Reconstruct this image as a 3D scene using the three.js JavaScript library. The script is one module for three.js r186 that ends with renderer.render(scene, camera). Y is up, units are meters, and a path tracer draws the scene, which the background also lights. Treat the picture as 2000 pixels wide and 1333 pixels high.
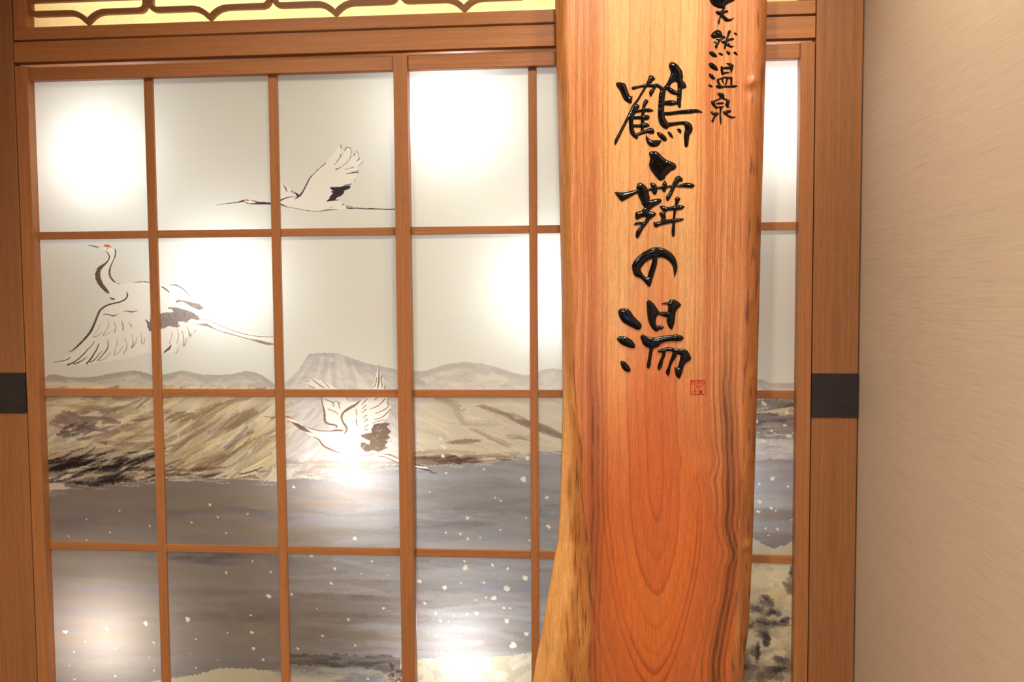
import * as THREE from 'three';
import { RoundedBoxGeometry } from 'three/addons/geometries/RoundedBoxGeometry.js';
import { ImprovedNoise } from 'three/addons/math/ImprovedNoise.js';
import { mergeGeometries } from 'three/addons/utils/BufferGeometryUtils.js';
import { RectAreaLightUniformsLib } from 'three/addons/lights/RectAreaLightUniformsLib.js';
import { FontLoader } from 'three/addons/loaders/FontLoader.js';

// ---------------------------------------------------------------- camera, light, exposure
const scene = new THREE.Scene();
scene.background = new THREE.Color(0x000000);
const camera = new THREE.PerspectiveCamera(43.755, 2000 / 1333, 0.05, 40);
camera.position.set(0.3794, 1.4784, 1.8508);
camera.rotation.order = 'YXZ';
camera.rotation.set(-0.054005, 0.083503, -0.006755);
const renderer = new THREE.WebGLRenderer({ antialias: true });
renderer.toneMapping = THREE.LinearToneMapping;
renderer.toneMappingExposure = 1.04;
renderer.shadowMap.enabled = true;
RectAreaLightUniformsLib.init();

const ROOM = { left: -1.55, right: 0.9635, back: 3.6, top: 2.52 };
const DOWNLIGHTS = [   // x, z, strength: recessed ceiling lamps washing the screens
  [-0.36, 0.80, 2.8], [0.38, 0.66, 3.3], [0.80, 0.60, 2.4], [-0.5, 1.75, 14.0], [0.45, 2.0, 14.5],
];
const WARM = new THREE.Color().setRGB(1.0, 0.87, 0.68);
const BACKLIGHT = 0.21, LED = new THREE.Color().setRGB(0.86, 0.92, 1.0);

// ---------------------------------------------------------------- helpers
let seed = 7;
const rnd = () => { seed = (seed * 1664525 + 1013904223) >>> 0; return seed / 4294967296; };
const rr = (a, b) => a + (b - a) * rnd();
const perlin = new ImprovedNoise();
const noise = (x, y, z = 0.37) => perlin.noise(x, y, z);
const clamp01 = (t) => Math.min(1, Math.max(0, t));
const smooth = (a, b, t) => { const k = clamp01((t - a) / (b - a)); return k * k * (3 - 2 * k); };
const mix = (a, b, t) => a + (b - a) * t;
const mix3 = (a, b, t) => [mix(a[0], b[0], t), mix(a[1], b[1], t), mix(a[2], b[2], t)];
const used = new Map();
function numbered(name) {
  const n = used.get(name) ?? 0; used.set(name, n + 1);
  return n ? `${name}_${String(n).padStart(3, '0')}` : name;
}
function mesh(name, geometry, material, parent = scene) {
  const m = new THREE.Mesh(geometry, material);
  m.name = numbered(name); m.castShadow = m.receiveShadow = true; parent.add(m);
  return m;
}
function thing(name, label, category, at = [0, 0, 0], group) {
  const g = new THREE.Group(); g.name = numbered(name); g.position.set(...at);
  g.userData = { label, category }; if (group) g.userData.group = group;
  scene.add(g); return g;
}
function structure(name, geometry, material) { const m = mesh(name, geometry, material); m.userData.kind = 'structure'; return m; }

// ---------------------------------------------------------------- procedural materials
function dataTexture(w, h, fn, srgb = true) {
  const d = new Uint8Array(w * h * 4);
  for (let y = 0; y < h; y++) for (let x = 0; x < w; x++) {
    const c = fn(x / w, y / h, x, y), i = (y * w + x) * 4;
    d[i] = Math.max(0, Math.min(255, c[0])); d[i + 1] = Math.max(0, Math.min(255, c[1])); d[i + 2] = Math.max(0, Math.min(255, c[2])); d[i + 3] = 255;
  }
  const t = new THREE.DataTexture(d, w, h); t.magFilter = THREE.LinearFilter; t.minFilter = THREE.LinearMipmapLinearFilter; t.generateMipmaps = true;
  t.wrapS = t.wrapT = THREE.MirroredRepeatWrapping; if (srgb) t.colorSpace = THREE.SRGBColorSpace; t.needsUpdate = true;
  return t;
}
// stained timber: u runs with the grain (1.2 m), v across it (0.3 m)
const timberMap = dataTexture(1024, 1024, (u, v) => {
  const drift = 0.012 * noise(u * 3, v * 6, 9);
  const a = noise(u * 2.2, (v + drift) * 46, 1), b = noise(u * 9, (v + drift) * 150, 2), c = noise(u * 60, v * 330, 3), d = noise(u * 1.4, v * 3.2, 4);
  const pore = Math.max(0, noise(u * 34, (v + drift) * 300, 5) - 0.22);
  const k = 1 + 0.08 * a + 0.09 * b + 0.06 * c + 0.08 * d - 0.28 * pore;
  return [161 * k, 105 * k * (1 - 0.02 * a), 62 * k * (1 - 0.05 * a)];
});
const timber = new THREE.MeshPhysicalMaterial({ name: 'stained_timber', map: timberMap, roughness: 0.42, bumpMap: timberMap, bumpScale: 0.0003 });
const timberBrown = new THREE.MeshPhysicalMaterial({ name: 'brown_timber', map: timberMap, color: new THREE.Color().setRGB(0.80, 0.82, 0.82), roughness: 0.5, bumpMap: timberMap, bumpScale: 0.0003 });
const timberFresh = new THREE.MeshPhysicalMaterial({ name: 'pale_brown_timber', map: timberMap, color: new THREE.Color().setRGB(1.08, 1.08, 1.02), roughness: 0.5, bumpMap: timberMap, bumpScale: 0.0003 });
const wallpaperMap = dataTexture(1024, 1024, (u, v) => {
  const a = noise(u * 6, v * 240, 1), b = noise(u * 16, v * 500, 2), c = noise(u * 3, v * 60, 3), s = Math.max(0, noise(u * 8, v * 300, 6) - 0.3);
  const k = 1 + 0.03 * a + 0.045 * b + 0.012 * c - 0.20 * s;
  return [186 * k, 168 * k, 149 * k];
});
const wallpaper = new THREE.MeshPhysicalMaterial({ name: 'combed_wallpaper', map: wallpaperMap, roughness: 0.6, bumpMap: wallpaperMap, bumpScale: 0.0002 });
const plaster = new THREE.MeshStandardMaterial({ name: 'white_plaster', color: 0xd8d2c6, roughness: 0.95 });
const carpetMap = dataTexture(256, 256, (u, v, x, y) => { const k = 1 + 0.25 * noise(x * 0.7, y * 0.7, 1) + 0.12 * noise(u * 20, v * 20, 2); return [92 * k, 74 * k, 60 * k]; });
const carpet = new THREE.MeshStandardMaterial({ name: 'brown_carpet', map: carpetMap, roughness: 1 });
const papermap = dataTexture(512, 512, (u, v) => { const k = 1 + 0.03 * noise(u * 40, v * 40, 1) + 0.03 * noise(u * 9, v * 9, 2); return [226 * k, 208 * k, 158 * k]; });
const creamPaper = new THREE.MeshPhysicalMaterial({ name: 'cream_paper', map: papermap, roughness: 1, transmission: 0.5, thickness: 0, specularIntensity: 0.1, side: THREE.DoubleSide });
const bandMap = dataTexture(256, 256, (u, v) => { const k = 1 + 0.16 * noise(u * 30, v * 30, 1) + 0.1 * noise(u * 8, v * 8, 2); return [40 * k, 34 * k, 35 * k]; });
const blackMetal = new THREE.MeshPhysicalMaterial({ name: 'black_metal', map: bandMap, roughness: 0.55, metalness: 0.1 });
const lacquer = new THREE.MeshPhysicalMaterial({ name: 'black_lacquer', color: 0x060505, roughness: 0.12, specularIntensity: 0.9 });
const redInk = new THREE.MeshStandardMaterial({ name: 'red_ink', color: 0xc81c12, roughness: 0.6 });

let boards = 0;
// a planed timber with eased edges; grain 'x' or 'y'
function plankGeo(x0, x1, y0, y1, z0, z1, grain = 'x', ease = 0.0012) {
  const w = x1 - x0, h = y1 - y0, d = z1 - z0;
  const g = new RoundedBoxGeometry(w, h, d, 1, Math.min(ease, w / 3, h / 3, d / 3));
  const p = g.attributes.position, n = g.attributes.normal, uv = g.attributes.uv, o = (boards++ * 0.377) % 7;
  for (let i = 0; i < p.count; i++) {
    const x = p.getX(i), y = p.getY(i), z = p.getZ(i), ax = Math.abs(n.getX(i)), ay = Math.abs(n.getY(i)), az = Math.abs(n.getZ(i));
    let along, across;
    if (grain === 'x') { along = ax > ay && ax > az ? z : x; across = ay > az ? z : y; }
    else { along = ay > ax && ay > az ? z : y; across = ax > az ? z : x; }
    uv.setXY(i, along / 1.2 + o, across / 0.3 + o * 1.7);
  }
  g.translate((x0 + x1) / 2, (y0 + y1) / 2, (z0 + z1) / 2);
  return g;
}
function boxGeo(x0, x1, y0, y1, z0, z1, scale = 1) {
  const g = new THREE.BoxGeometry(x1 - x0, y1 - y0, z1 - z0); g.translate((x0 + x1) / 2, (y0 + y1) / 2, (z0 + z1) / 2);
  const p = g.attributes.position, n = g.attributes.normal, uv = g.attributes.uv;
  for (let i = 0; i < p.count; i++) {
    const ax = Math.abs(n.getX(i)), ay = Math.abs(n.getY(i));
    if (ax > 0.5) uv.setXY(i, p.getZ(i) / scale, p.getY(i) / scale); else if (ay > 0.5) uv.setXY(i, p.getX(i) / scale, p.getZ(i) / scale); else uv.setXY(i, p.getX(i) / scale, p.getY(i) / scale);
  }
  return g;
}

// ---------------------------------------------------------------- the room
const { left, right, back, top } = ROOM;
structure('floor', boxGeo(left - 0.1, right + 0.1, -0.1, 0, -0.4, back + 0.1, 0.5), carpet);
structure('ceiling', boxGeo(left - 0.1, right + 0.1, top, top + 0.1, -0.4, back + 0.1), plaster);
structure('wall_right', boxGeo(right, right + 0.1, 0, top, -0.4, back + 0.1, 1.0), wallpaper);
structure('wall_left', boxGeo(left - 0.1, left, 0, top, -0.4, back + 0.1, 1.0), wallpaper);
structure('wall_back', boxGeo(left, right, 0, top, back, back + 0.1, 1.0), wallpaper);
// the front wall: a white-painted recess behind the screens, and plain wall around the timber frame
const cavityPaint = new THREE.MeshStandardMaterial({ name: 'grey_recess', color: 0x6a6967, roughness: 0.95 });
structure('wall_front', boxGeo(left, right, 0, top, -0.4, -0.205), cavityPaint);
structure('wall_front_left', boxGeo(left, -0.9985, 0, top, -0.2, -0.03), plaster);
structure('wall_front_upper', boxGeo(-0.998, 0.9605, 2.3625, top, -0.2, -0.004), plaster);
structure('trim_1', boxGeo(-0.9, 0.865, 2.012, 2.056, -0.2, -0.0665), plaster);
structure('trim_2', boxGeo(-0.9, 0.865, 0, 0.03, -0.2, -0.062), plaster);

// ---------------------------------------------------------------- timber posts, lintel, threshold
function post(x0, x1, label) {
  const t = thing('wooden_post', label, 'post', [(x0 + x1) / 2, 0, 0]);
  const h = (x1 - x0) / 2;
  mesh('shaft', plankGeo(-h, h, 0, 2.36, -0.2, 0, 'y', 0.0015), timberBrown, t);
  const band = mesh('metal_band', plankGeo(-h - 0.0008, h + 0.0008, 1.2137, 1.3075, -0.06, 0.0022, 'x', 0.0006), blackMetal, t);
  band.userData.label = 'black metal band wrapped round the post';
  return t;
}
post(0.8657, 0.9605, 'brown timber post with a black metal band, between the screens and the beige wall');
post(-0.998, -0.9018, 'brown timber post with a black metal band at the left edge of the photo');
{
  const t = thing('lintel', 'brown timber lintel beam running across above the glowing screens', 'beam', [0, 2.0108, 0]);
  mesh('beam', plankGeo(-0.9, 0.864, 0, 0.0452, -0.06, 0, 'x'), timberFresh, t);
  mesh('groove_back', plankGeo(-0.9, 0.864, -0.03, 0.0448, -0.066, -0.0605, 'x'), timberBrown, t);
  const s = thing('threshold', 'brown timber threshold under the sliding screens', 'threshold', [0, 0, 0]);
  mesh('sill', plankGeo(-0.9, 0.864, 0, 0.03, -0.06, 0, 'x'), timber, s);
}

// ---------------------------------------------------------------- transom with its bracketed lattice
{
  const t = thing('transom', 'timber transom above the screens with curved bracket lattice over cream paper', 'transom', [0, 2.0605, 0]);
  const H = 0.2995, F = 0.0275;
  mesh('rail', plankGeo(-0.8985, 0.864, 0, F, -0.034, -0.0005, 'x'), timberFresh, t);
  mesh('rail', plankGeo(-0.8985, 0.864, H - F, H, -0.035, -0.0005, 'x'), timberFresh, t);
  mesh('stile', plankGeo(-0.8985, -0.869, F, H - F, -0.035, -0.0005, 'y'), timberFresh, t);
  mesh('stile', plankGeo(0.8345, 0.864, F, H - F, -0.035, -0.0005, 'y'), timberFresh, t);
  const paper = new THREE.PlaneGeometry(1.7625, H - 0.004); paper.translate(-0.01725, H / 2, -0.0315);
  { const p = paper.attributes.position, uv = paper.attributes.uv; for (let i = 0; i < p.count; i++) uv.setXY(i, p.getX(i) / 0.4, p.getY(i) / 0.4); }
  mesh('backing_paper', paper, creamPaper, t);
  // one strip of the lattice: from a node down to the flat, to the cusp, and up to the next node
  const W = 0.2853, half = 0.0053, tip = 0.0215;
  const pathPts = [];
  const curve = new THREE.CurvePath();
  const V = (x, y) => new THREE.Vector2(x, y);
  curve.add(new THREE.LineCurve(V(0.0060, 0.027), V(0.0060, 0.0165)));
  curve.add(new THREE.CubicBezierCurve(V(0.0060, 0.0165), V(0.0062, 0.007), V(0.012, 0), V(0.0225, 0)));
  curve.add(new THREE.LineCurve(V(0.0225, 0), V(0.098, 0)));
  curve.add(new THREE.CubicBezierCurve(V(0.098, 0), V(0.118, 0), V(0.130, -0.008), V(W / 2, -tip)));
  for (const c of curve.curves) { const p = c.getPoints(14); pathPts.push(...p.slice(pathPts.length ? 1 : 0)); }
  function stripGeo() {
    const a = [], b = [];
    pathPts.forEach((p, i) => {
      const q = pathPts[Math.max(0, i - 1)], r = pathPts[Math.min(pathPts.length - 1, i + 1)], l = Math.hypot(r.x - q.x, r.y - q.y), nx = -(r.y - q.y) / l, ny = (r.x - q.x) / l;
      a.push(V(Math.max(0, Math.min(W / 2, p.x + nx * half)), p.y + ny * half)); b.push(V(Math.max(0, Math.min(W / 2, p.x - nx * half)), p.y - ny * half));
    });
    a[a.length - 1] = V(W / 2, -tip + half * 1.45); b[b.length - 1] = V(W / 2, -tip - half * 1.2);
    const g = new THREE.ExtrudeGeometry(new THREE.Shape([...a, ...b.reverse()]), { depth: 0.0115, bevelEnabled: true, bevelThickness: 0.0007, bevelSize: 0.0006, bevelSegments: 1 });
    const p = g.attributes.position, uv = g.attributes.uv;
    for (let i = 0; i < p.count; i++) uv.setXY(i, p.getX(i) / 1.2, (p.getY(i) + p.getZ(i)) / 0.3);
    return g;
  }
  const g1 = stripGeo(), geos = [[1, 1], [-1, 1], [1, -1], [-1, -1]].map(([sx, sy]) => {
    const g = g1.clone(); g.scale(sx, sy, 1);
    if (sx * sy < 0) { const ix = g.attributes; for (const k of ['position', 'normal', 'uv']) { const at = ix[k], n = at.itemSize; for (let i = 0; i < at.count; i += 3) for (let c = 0; c < n; c++) { const q = at.array[(i + 1) * n + c]; at.array[(i + 1) * n + c] = at.array[(i + 2) * n + c]; at.array[(i + 2) * n + c] = q; } } }
    return g;
  });
  const bottom = mergeGeometries([geos[0], geos[1].clone().translate(W, 0, 0)]), upper = mergeGeometries([geos[2], geos[3].clone().translate(W, 0, 0)]);
  for (const bar of [0.0922, 0.2072]) {
    mesh('lattice_bar', plankGeo(-0.869, 0.8345, bar - 0.0056, bar + 0.0056, -0.0255, -0.0136, 'x', 0.0007), timberBrown, t);
    for (let i = 0; i < 6; i++) for (const [g, dy] of [[bottom, -0.0307], [upper, 0.0307]]) { const s = mesh('lattice_strip', g, timberBrown, t); s.position.set(-0.875 + i * W, bar + dy, -0.0252); }
  }
}
const glyphCrane = { fills: [], brush: [], holes: [] };
glyphCrane.fills.push([[447.1,1908.8],[449.4,1911.8],[454.9,1912.1],[465.8,1909.8],[468.9,1904.3],[475.2,1884.8],[478.3,1882.4],[481.7,1884.6],[481.1,1876.9],[479.5,1868.1],[475.2,1868.5],[464.3,1875],[460.4,1882.8],[454.9,1895.4],[448.7,1904.1]]);
glyphCrane.fills.push([[514.3,1923.9],[518.6,1924.6],[523.6,1922.6],[527.6,1916.6],[526.4,1913.6],[521,1913.1],[516.3,1906.1],[510.1,1904],[511.7,1913.2]]);
glyphCrane.fills.push([[514.8,1892.3],[520.2,1897.5],[531.1,1902.6],[527.7,1896.5],[524.9,1890.4],[519.5,1881.3],[517.2,1880.3],[514.5,1886.9]]);
glyphCrane.fills.push([[554.9,1946.6],[558.7,1949.9],[566.4,1948.6],[574.2,1941.4],[581.1,1932],[583.8,1918.9],[582.3,1912],[588.2,1906.5],[590.8,1897.9],[585.1,1895.5],[581.3,1895.1],[578.9,1904.4],[574.3,1903],[571.2,1907.7],[566.6,1910.1],[560.4,1906.5],[555.8,1898.9],[549.6,1894.4],[542.7,1891.5],[542.7,1898.5],[551.2,1908.3],[557.6,1923.5],[558.5,1929.6],[555.7,1935.1],[554.1,1941.3]]);
glyphCrane.fills.push([[551.5,1809.4],[554.5,1810.8],[560.8,1806],[564.7,1795.9],[560.8,1796.7],[555.4,1801.5]]);
glyphCrane.fills.push([[570,1815.1],[577,1815.7],[580.9,1811.8],[579.3,1804.1],[574.7,1807.3]]);
glyphCrane.brush.push([[482.6,1899.3,7.1],[493.8,1901.8,5.5],[507.8,1903.6,5.8],[523.3,1902.8,6.4],[531.1,1903.4,7.4],[538.8,1897.8,7.4],[541.9,1891.5,8]]);
glyphCrane.brush.push([[517.1,1913.8,11.2],[509.4,1903.2,5.8],[501.6,1891.1,5.1],[492.3,1875.8,4.8],[483.8,1863.7,6.4],[477.5,1851.4,5.8],[469,1834.5,6.1],[461.2,1819.2,6.4],[453.3,1803.8,6.7],[447.9,1793,7.1],[446.3,1785.5,1.9]]);
glyphCrane.brush.push([[491.1,1862.2,9],[484.5,1854.3,11.6],[479.4,1842,10],[478.6,1826.5,9.3],[480.7,1810.9,10],[488.5,1800.7,7.4],[491.2,1797,1.6]]);
glyphCrane.brush.push([[508.6,1871.5,9.6],[504.8,1863.1,7.4],[503.2,1852.3,7.4],[501.7,1841.5,7.4],[501.7,1826,7.4],[501,1812,6.4]]);
glyphCrane.brush.push([[486.1,1851.2,5.8],[501.7,1853.9,5.8],[514.9,1853.9,7.4],[522.6,1852.6,2.9]]);
glyphCrane.brush.push([[483,1839.6,6.4],[497,1839.3,6.7],[509.5,1839.5,10.6],[512.3,1839.7,7.4]]);
glyphCrane.brush.push([[482.2,1823.3,6.4],[497,1823,7.2],[507.9,1824,9.6],[515.4,1822.6,1.9]]);
glyphCrane.brush.push([[486.2,1803,6.4],[498.6,1808.2,7.2],[511.1,1811.8,8.3],[518.1,1812.4,12.2],[522.3,1810,8]]);
glyphCrane.brush.push([[508.8,1803.3,1.6],[513,1793.1,8],[520.5,1786.8,13.2],[531.3,1787.3,11.6],[539.1,1792.1,2.2]]);
glyphCrane.brush.push([[533.2,1807,5.5],[539.1,1801.9,10],[546.1,1795.5,9.3],[549.6,1791.4,1.3]]);
glyphCrane.brush.push([[576.6,1909.1,10.6],[576.7,1896.8,9.6],[575.9,1881.4,9.6],[575.2,1869.1,9],[576.3,1860.6,5.8],[577.6,1856.4,0.8]]);
glyphCrane.brush.push([[544.2,1894.6,10.6],[541.2,1885.4,12.8],[540.1,1871.5,12.8],[539.2,1854.5,12.8],[539.7,1840.6,13.8],[542.9,1829.7,15.7],[548.3,1822.6,13.5],[551.4,1815.9,2.2]]);
glyphCrane.brush.push([[554.3,1895.8,9],[562,1890.2,10],[570.5,1886.9,8.3]]);
glyphCrane.brush.push([[546.6,1867.5,8],[559,1867.6,11.2],[569.8,1866.9,6.4]]);
glyphCrane.brush.push([[546.7,1846.3,6.4],[556,1846.1,7.4],[571.4,1848,7.4],[591.5,1849.1,9],[610,1850.2,7.1],[621.7,1847,1.6]]);
glyphCrane.brush.push([[548.3,1822.6,10],[556.1,1824,8.8],[571.5,1825.9,6.7],[585.4,1826.4,7.7],[593.2,1820.8,14.1],[595.1,1813,15.7],[591.4,1803.8,12.2],[590.5,1793,10.3],[590.2,1782.2,8],[589.5,1778.1,1.6]]);
const glyphDance = { fills: [], brush: [], holes: [] };
glyphDance.fills.push([[514,1766.7],[517.4,1770.6],[526.7,1771.1],[532.9,1769.5],[548.5,1753.6],[561,1748.7],[568.7,1743.9],[571.1,1737.6],[567.2,1732.2],[561,1731.6],[548.6,1719.3],[547.1,1713.9],[539.3,1710.6],[534.6,1711.8],[525.3,1722.9],[517.4,1733.9],[514.3,1743.4],[517.4,1755.8]]);
glyphDance.fills.push([[444.2,1688.3],[448.6,1690.1],[461.2,1687.7],[488.6,1692.9],[492.5,1693.8],[492.5,1687.5],[489.7,1685.7],[462.8,1670.7],[458.8,1669.5],[453.3,1675.6]]);
glyphDance.fills.push([[489.1,1700.1],[492.5,1707.1],[498,1707.8],[506.6,1702.9],[513.6,1693.4],[514.4,1685.6],[517.6,1676.1],[515.2,1671.5],[531.6,1674.7],[538.6,1673.9],[541.8,1670.3],[537.9,1664.9],[523.9,1657.2],[514.5,1649.5],[525.4,1647.8],[530.4,1643.8],[527,1638.4],[517.7,1633],[511.4,1622.9],[503.6,1613.6],[498.1,1602.6],[494.2,1594.8],[490.3,1593.3],[487.2,1597.3],[488.7,1609.1],[495.8,1616.8],[500.5,1621.5],[492.6,1621.9],[484,1620.1],[485.6,1625.6],[492.6,1627.9],[505.1,1626.9],[509.8,1637.1],[502,1637.2],[492.6,1632.6],[490.3,1630.6],[486.3,1635.8],[487.1,1646.8],[492.6,1649.1],[498.8,1649.8],[505.9,1657.5],[500.4,1662.3],[498.8,1668.6],[492.5,1681.2],[489.4,1690.7]]);
glyphDance.fills.push([[516.7,1705.9],[520.6,1708.1],[526.9,1705.7],[531.6,1699.4],[532.4,1690],[530,1683.7],[526.1,1681.9],[522.2,1685.4],[519.1,1691.8],[516,1692.6],[519.4,1698]]);
glyphDance.fills.push([[547.1,1711.9],[551,1706.8],[552.1,1699],[549.5,1689.7],[545.6,1686.6],[541.7,1689.8],[540.9,1696.1],[542.4,1705.4]]);
glyphDance.fills.push([[567.3,1717.4],[573.5,1719.7],[581.2,1717.2],[584.4,1710.9],[581.3,1707.8],[575.1,1709.5],[572,1701.8],[566.5,1706.5]]);
glyphDance.fills.push([[571.2,1701],[590.6,1706.4],[601.4,1704.4],[609.2,1699.6],[601.5,1694.3],[589.1,1696],[571.2,1696.8]]);
glyphDance.fills.push([[566.6,1673.8],[572.1,1678.7],[579.9,1673.6],[576,1667.4],[573.7,1661.2],[568.2,1660.5],[568.2,1667.5]]);
glyphDance.fills.push([[535.6,1658.6],[541,1660.4],[553.5,1656.8],[572.1,1660.4],[579.9,1661.1],[588.9,1657],[581.5,1650.9],[569.1,1650.3],[553.5,1649.7],[548.8,1645.1],[542.6,1649.1]]);
glyphDance.fills.push([[534.8,1645.3],[539.5,1646.8],[547.3,1647.5],[550.1,1638.1],[548.9,1631.8],[555.1,1631.7],[580,1634.5],[587.5,1632],[580,1627.4],[564.5,1625.3],[547.4,1621.6],[536.4,1618.6],[529.4,1614.8],[524.7,1618],[523.6,1627.8],[528.6,1626.6],[538,1628],[540.3,1633.5],[537.2,1639.8]]);
glyphDance.brush.push([[513.6,1692.6,4.8],[531.6,1696.2,4.8],[542.5,1696.8,5.6],[556.5,1698.9,4.8],[567.3,1699,6.4]]);
glyphDance.brush.push([[575,1714.2,11.9],[568.9,1706.5,10.9],[564.2,1696.4,8.3],[559.6,1686.4,8],[554.2,1677.1,9],[552.5,1670.9,4.2]]);
glyphDance.brush.push([[571.3,1667.5,6.4],[568.3,1651.9,5.8],[566,1636.3,5.5],[565.3,1620.6,6.1],[564.5,1606.5,7.4],[564.6,1600.2,6.1],[564.1,1595.5,0.8]]);
const glyphOf = { fills: [], brush: [], holes: [] };
glyphOf.fills.push([[479.4,1537.3],[484.6,1547.7],[492.7,1556.9],[504.2,1566],[521.4,1574.5],[536.3,1575.1],[547.8,1571.9],[561.5,1563.1],[570.1,1551.4],[573.6,1537.6],[573.1,1527.2],[569.1,1516.8],[566.1,1510.5],[566.3,1518],[564.5,1531.9],[560.5,1541.2],[552.4,1549.3],[542.1,1554.6],[532.3,1553.6],[532.9,1547.2],[531.2,1536.8],[525.5,1518.3],[521.5,1504.5],[518.7,1495.2],[516.4,1493.3],[511.2,1497],[503.1,1506.9],[497.3,1512.2],[487,1515.2],[482.3,1522.2]]);
glyphOf.holes.push([[497.9,1531.3],[506.5,1542.8],[515.7,1549.7],[523.3,1551.6],[520.3,1541.5],[515.7,1527.7],[511.7,1512.7],[506.6,1515],[500.8,1523.2]]);
const glyphBath = { fills: [], brush: [], holes: [] };
glyphBath.fills.push([[451.5,1441.9],[454.1,1447.8],[462.8,1450.3],[472.3,1449],[478.6,1442.6],[484.2,1433],[499.2,1418.6],[501.2,1412.2],[497.6,1405.1],[491.3,1404.3],[475.5,1412.3],[461.3,1420.4],[454.1,1431.6]]);
glyphBath.fills.push([[447.8,1386.9],[456.5,1392.8],[469.2,1390.8],[480.3,1384.4],[487.4,1374],[487.4,1367.6],[481.9,1366.3],[469.2,1369.6],[456.5,1375.7]]);
glyphBath.fills.push([[455.7,1338],[458.9,1340.8],[465.3,1339.6],[474,1330.8],[478.4,1322.8],[477.2,1318],[472.4,1316.7],[464.5,1319.6],[458.9,1326.8]]);
glyphBath.fills.push([[510.1,1463.1],[514.1,1467],[518.8,1465.4],[527.4,1456.6],[533.7,1447.1],[536.1,1442],[546.3,1442.6],[554.2,1441.9],[554.4,1457.2],[539.2,1457.8],[540,1458.9],[546.3,1461.3],[554.9,1462],[558.8,1468],[566.6,1467.8],[574.4,1463.5],[582.6,1456],[572.1,1446.1],[569.8,1438.9],[568.3,1419.9],[563.7,1405.7],[560.5,1404.9],[554.2,1412],[550.8,1423.2],[552.6,1430.3],[546.3,1431.1],[536.9,1435.9],[532.2,1434.4],[529.9,1428],[529.4,1416.9],[532.3,1412.9],[544.8,1414],[546.4,1410.5],[543.3,1405.7],[536.2,1405],[531.5,1400.5],[524.4,1404.2],[517.3,1413.8],[512.6,1428.1],[510.9,1447.2]]);
glyphBath.fills.push([[497.6,1388.3],[499.2,1393.9],[502.4,1396],[511.8,1390.7],[524.4,1388.3],[543.3,1392.2],[565.3,1394.5],[573.1,1395.8],[582.5,1392.9],[587.6,1388.1],[583.3,1382.6],[574.7,1380.5],[562.2,1381.8],[544.9,1378.7],[537.9,1373.9],[535.5,1369.1],[524.5,1366.8],[521.4,1348.4],[519.1,1329.2],[514.8,1322.8],[510.1,1327.6],[513.5,1346.8],[516.6,1366.8],[508.7,1369.2],[502.4,1375.6]]);
glyphBath.fills.push([[532.4,1362],[549.7,1368.3],[557.5,1368.8],[574.8,1365.1],[588.1,1365.6],[595.2,1361.1],[603.1,1346],[598.4,1339.6],[592.1,1337.2],[587.5,1329.3],[582.8,1311.7],[579,1302.9],[574.2,1304.5],[569.5,1311.7],[567.1,1327.7],[573.4,1326.1],[575.7,1330.8],[578,1340.4],[580.3,1352.4],[572.5,1354],[570.9,1346.8],[563.9,1337.2],[560,1326.9],[559.3,1316.5],[555.4,1306.9],[549,1316.5],[554.5,1327.6],[559.2,1343.6],[563.8,1356.4],[562.3,1360.3],[549.7,1360.4],[549.7,1351.6],[545,1342],[543.5,1330.8],[536.4,1318.9],[532.2,1326],[535.6,1337.2],[541.9,1351.6],[542.6,1358],[534.8,1356.9]]);
const glyphHeaven = { fills: [], brush: [], holes: [] };
glyphHeaven.fills.push([[635.5,2068.3],[634.8,2076.2],[641.5,2081.9],[655.4,2084.4],[672.2,2080.8],[684.1,2074.5],[685.9,2068.5],[682.2,2065.7],[672.3,2062.1],[665.9,2056.9],[667.4,2053.4],[664.5,2050],[662.5,2048.1],[668.4,2049.9],[672.9,2047.7],[673.4,2045.3],[664.5,2042.6],[662.6,2040.5],[668.5,2035.6],[673.5,2031.9],[679.4,2032.2],[684.9,2035.5],[683.4,2032.1],[677.5,2026.9],[670.6,2025.8],[665.6,2027.3],[660.6,2032.9],[658.1,2036.9],[655.6,2039.9],[652.7,2039.5],[648.7,2042.6],[645.9,2046.7],[648.7,2048.3],[655.6,2047.3],[658.6,2048.7],[660.5,2053.1],[654.1,2053.3],[646.6,2056],[639.7,2061.2]]);
glyphHeaven.brush.push([[658.1,2038.9,4.2],[655.2,2032,3.8],[653.8,2025.2,4.2],[653.8,2020.7,1]]);
const glyphNature = { fills: [], brush: [], holes: [] };
glyphNature.fills.push([[637.5,2000.9],[643,2007.2],[650.9,2011.2],[656.8,2009.7],[660.3,2005.2],[660.9,2000.2],[666.3,1997.5],[667.8,1994.5],[662.9,1992.2],[659.9,1991.3],[655,1984.5],[651.1,1975.7],[649.6,1971.8],[645.6,1975.9],[646.1,1979.8],[649.1,1983.7],[642.1,1985.9],[645.1,1988.3],[651,1986.6],[653,1990.5],[647,1990.7],[649,1993.1],[655,1992.5],[658.9,1995.8],[653,1995.5],[643,1993.3],[639,1996.4]]);
glyphNature.fills.push([[670.9,1983],[673.8,1984.9],[676.8,1979.4],[680.8,1977.8],[685.8,1978.6],[682.8,1975.2],[677.9,1974.4],[672.9,1976.5],[668.9,1979.1]]);
glyphNature.fills.push([[682.8,2004],[686.6,2004.8],[690,2002.2],[691.5,1999.2],[689.6,1998.1],[685.6,1999.9]]);
glyphNature.fills.push([[633.7,1966.8],[639.2,1969.6],[644.2,1967],[651.2,1959.8],[650.7,1956.4],[646.2,1956.2],[640.3,1958.2],[635.8,1962.8]]);
glyphNature.fills.push([[652.7,1963.8],[656.1,1966.1],[660.1,1964.5],[663.6,1960],[661.1,1959],[655.7,1960.7]]);
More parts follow.
